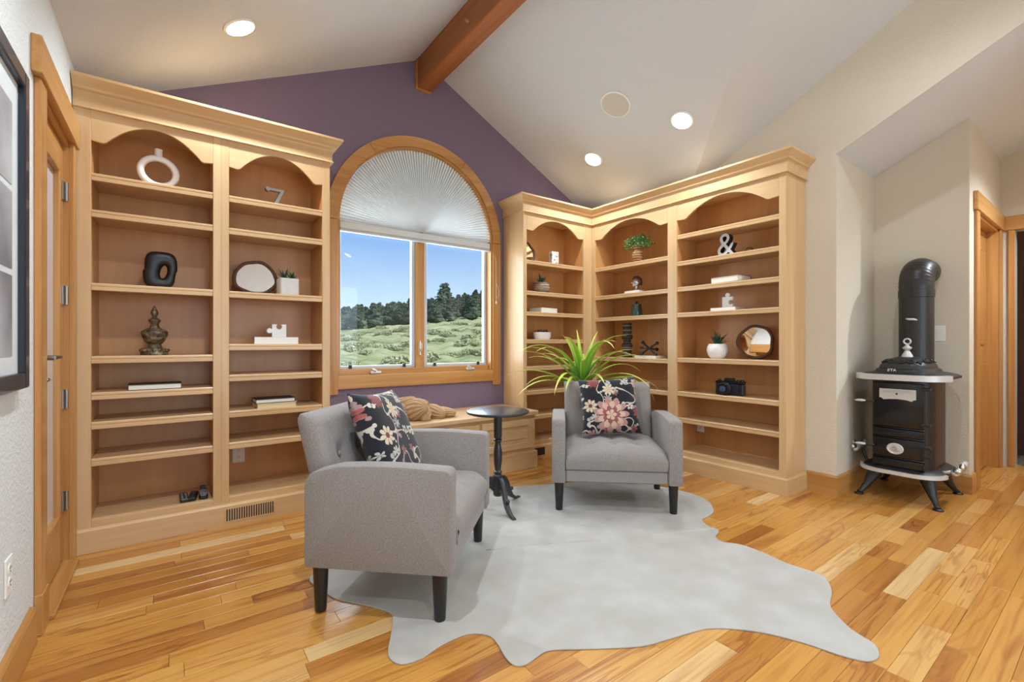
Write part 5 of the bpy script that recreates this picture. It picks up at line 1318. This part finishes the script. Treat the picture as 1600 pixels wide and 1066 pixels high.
o = thing('lidded_jar', 'dark green glazed lidded jar on the middle bay shelf', 'jar', rp(2.835, 1.322), RZ_)
bm = B(); lathe(bm, [(0, 0), (.052, 0), (.054, .006), (.052, .05), (.045, .10), (.044, .106), (0, .106)], 28); obj('jar', bm, M['glaze_green'], o, autosmooth=.7)
bm = B(); lathe(bm, [(0, .106), (.047, .106), (.047, .114), (.036, .12), (.012, .122), (.009, .13), (.014, .137), (.012, .143), (0, .145)], 24); obj('lid', bm, M['glaze_green'], o, autosmooth=.7)
o = thing('totem_vase', 'tall dark segmented totem candle pillar with pale bands', 'vase', rp(2.95, .930), RZ_)
prof = [(0, 0), (.046, 0), (.046, .03), (.040, .034), (.045, .06), (.046, .09), (.052, .10), (.055, .115), (.048, .13), (.036, .14), (.036, .165), (.045, .175), (.055, .19), (.055, .205), (.045, .215), (.042, .235), (.045, .25), (.042, .27), (.044, .29), (.040, .31), (.044, .318), (.044, .335), (0, .335)]
bm = B(); lathe(bm, prof, 28); obj('pillar', bm, M['totem_dark'], o, autosmooth=.7)
for z, rr_ in ((.035, .044), (.078, .0465), (.098, .0505), (.222, .0445), (.262, .0445), (.308, .042)):
    bm = B(); lathe(bm, [(rr_, z - .005), (rr_ + .0025, z - .003), (rr_ + .0025, z + .003), (rr_, z + .005)], 28); obj('pale_band', bm, M['totem_band'], o, autosmooth=.7)
book('white book under the black jack sculpture', XO - .03, 2.66, .930, .24, .15, .022, RZ_, 'cover_white', fore='y')
o = thing('jack_sculpture', 'black iron jack sculpture with ball tips on a book', 'sculpture', (XO - .04, 2.66, .930 + .0232 + .066), RZ_)
dirs = [Vector((.085, 0, .050)), Vector((-.070, 0, .055)), Vector((.02, .085, -.010))]
bm0 = []
for d in dirs:
    bm = B(); tube(bm, [-d, d], .008, 10); obj('rod', bm, M['cast_iron'], o, smooth=True)
    for s_ in (-1, 1): bm = B(); ball(bm, d * s_, .0165, 14); obj('ball_tip', bm, M['cast_iron'], o, smooth=True)
# ampersand
o = thing('ampersand_ornament', 'galvanised metal ampersand with dark sides', 'ornament', rp(1.925, 1.758, XO - .03), RZ_ + math.radians(-10))
me = text_mesh('&', .262, .022); me.transform(R(PI / 2, 'X')); mnz = min(v.co.z for v in me.vertices)
for v in me.vertices: v.co.z -= mnz
me.materials.clear(); me.materials.append(M['zinc']); me.materials.append(M['zinc_side'])
for p in me.polygons: p.material_index = 0 if abs(p.normal.y) > .8 else 1
c = bpy.data.objects.new('character', me); link(c); c.parent = o
bm = B(); box(bm, -.07, .07, -.022, .022, 0, .003); obj('foot', bm, M['zinc_side'], o)
for lab, dy, dx, hgt in (('small amber wooden ball behind the ampersand, larger of two', 1.79, .045, .030), ('small dark wooden ball behind the ampersand, smaller of two', 1.745, .055, .020)):
    b_ = B(); ball(b_, (0, 0, hgt), hgt, 16); q = obj('wooden_ball', b_, M['turned_wood'], None, smooth=True); q.location = (XO + dx, dy, 1.758 + EPS); tag(q, lab, 'ball')
book('thick cream book lying alone below the ampersand shelf', XO - .02, 1.905, 1.541, .235, .17, .05, RZ_ + math.radians(-6), 'cover_tan', 'paper', fore='x')
book('thin white book under the puzzle piece in right bookcase', XO - .01, 1.935, 1.324, .20, .15, .024, RZ_, 'cover_white', fore='y')
puzzle('white puzzle piece with tab up, on a book in right bookcase', (XO - .02, 1.925, 1.324 + .0252), RZ_, .086, -PI / 2)
o = thing('potted_succulent', 'spiky aloe in a rounded white ceramic pot beside mirror', 'plant', rp(2.02, .944, XO - .01), RZ_)
bm = B(); lathe(bm, [(0, 0), (.05, 0), (.068, .022), (.080, .06), (.078, .09), (.066, .118), (.060, .118), (.058, .105), (0, .105)], 32); obj('pot', bm, M['ceramic_white'], o, autosmooth=.8)
for k in range(17): leaf_blade(o, (0, 0, .105), k * 2.4, rl.uniform(.08, .14), math.radians(rl.uniform(25, 80)), math.radians(rl.uniform(-35, 0)), .028, M['leaf_dark'])
slice_mirror('live edge wood mirror beside the round white pot', (3.62, 1.755, .944 + EPS), RZ_ + math.radians(4), .285, .262, 5, .14)
# vintage camera
o = thing('film_camera', 'black and navy vintage film camera on the right bookcase shelf', 'camera', rp(1.90, .660, XO - .03), RZ_ + math.radians(6))
bm = B(); box(bm, -.108, .108, -.028, .028, 0, .095, .008); obj('body', bm, M['camera_blue'], o)
bm = B(); box(bm, -.109, .109, -.029, .029, .092, .108, .004); prism(bm, [(-.04, .106), (.04, .106), (.026, .134), (-.026, .134)], -.034, .026, 'xz', bev=.004, M=T(-.005, 0, 0)); obj('top_plate', bm, M['camera_black'], o)
bm = B(); lathe(bm, [(0, 0), (.05, 0), (.05, .018), (.046, .02), (.046, .038), (.042, .04), (.042, .056), (.036, .056), (.034, .05), (0, .048)], 32, T(-.03, -.027, .05) @ R(PI / 2, 'X')); ln2 = obj('lens_barrel', bm, M['camera_black'], o, autosmooth=.5)
bm = B(); lathe(bm, [(0, .052), (.02, .0505), (.033, .047), (.033, .045), (0, .045)], 28, T(-.03, -.027, .05) @ R(PI / 2, 'X')); obj('front_glass', bm, M['lens_blue'], ln2, autosmooth=.7)
for x, r_ in ((-.085, .013), (.06, .011), (.088, .014)):
    bm = B(); lathe(bm, [(0, 0), (r_, 0), (r_, .012), (r_ * .8, .014), (0, .014)], 16, T(x, 0, .108)); obj('dial', bm, M['camera_black'], o, autosmooth=.6)
bm = B(); box(bm, .072, .106, -.038, -.026, .01, .09, .006); obj('grip', bm, M['camera_black'], o)
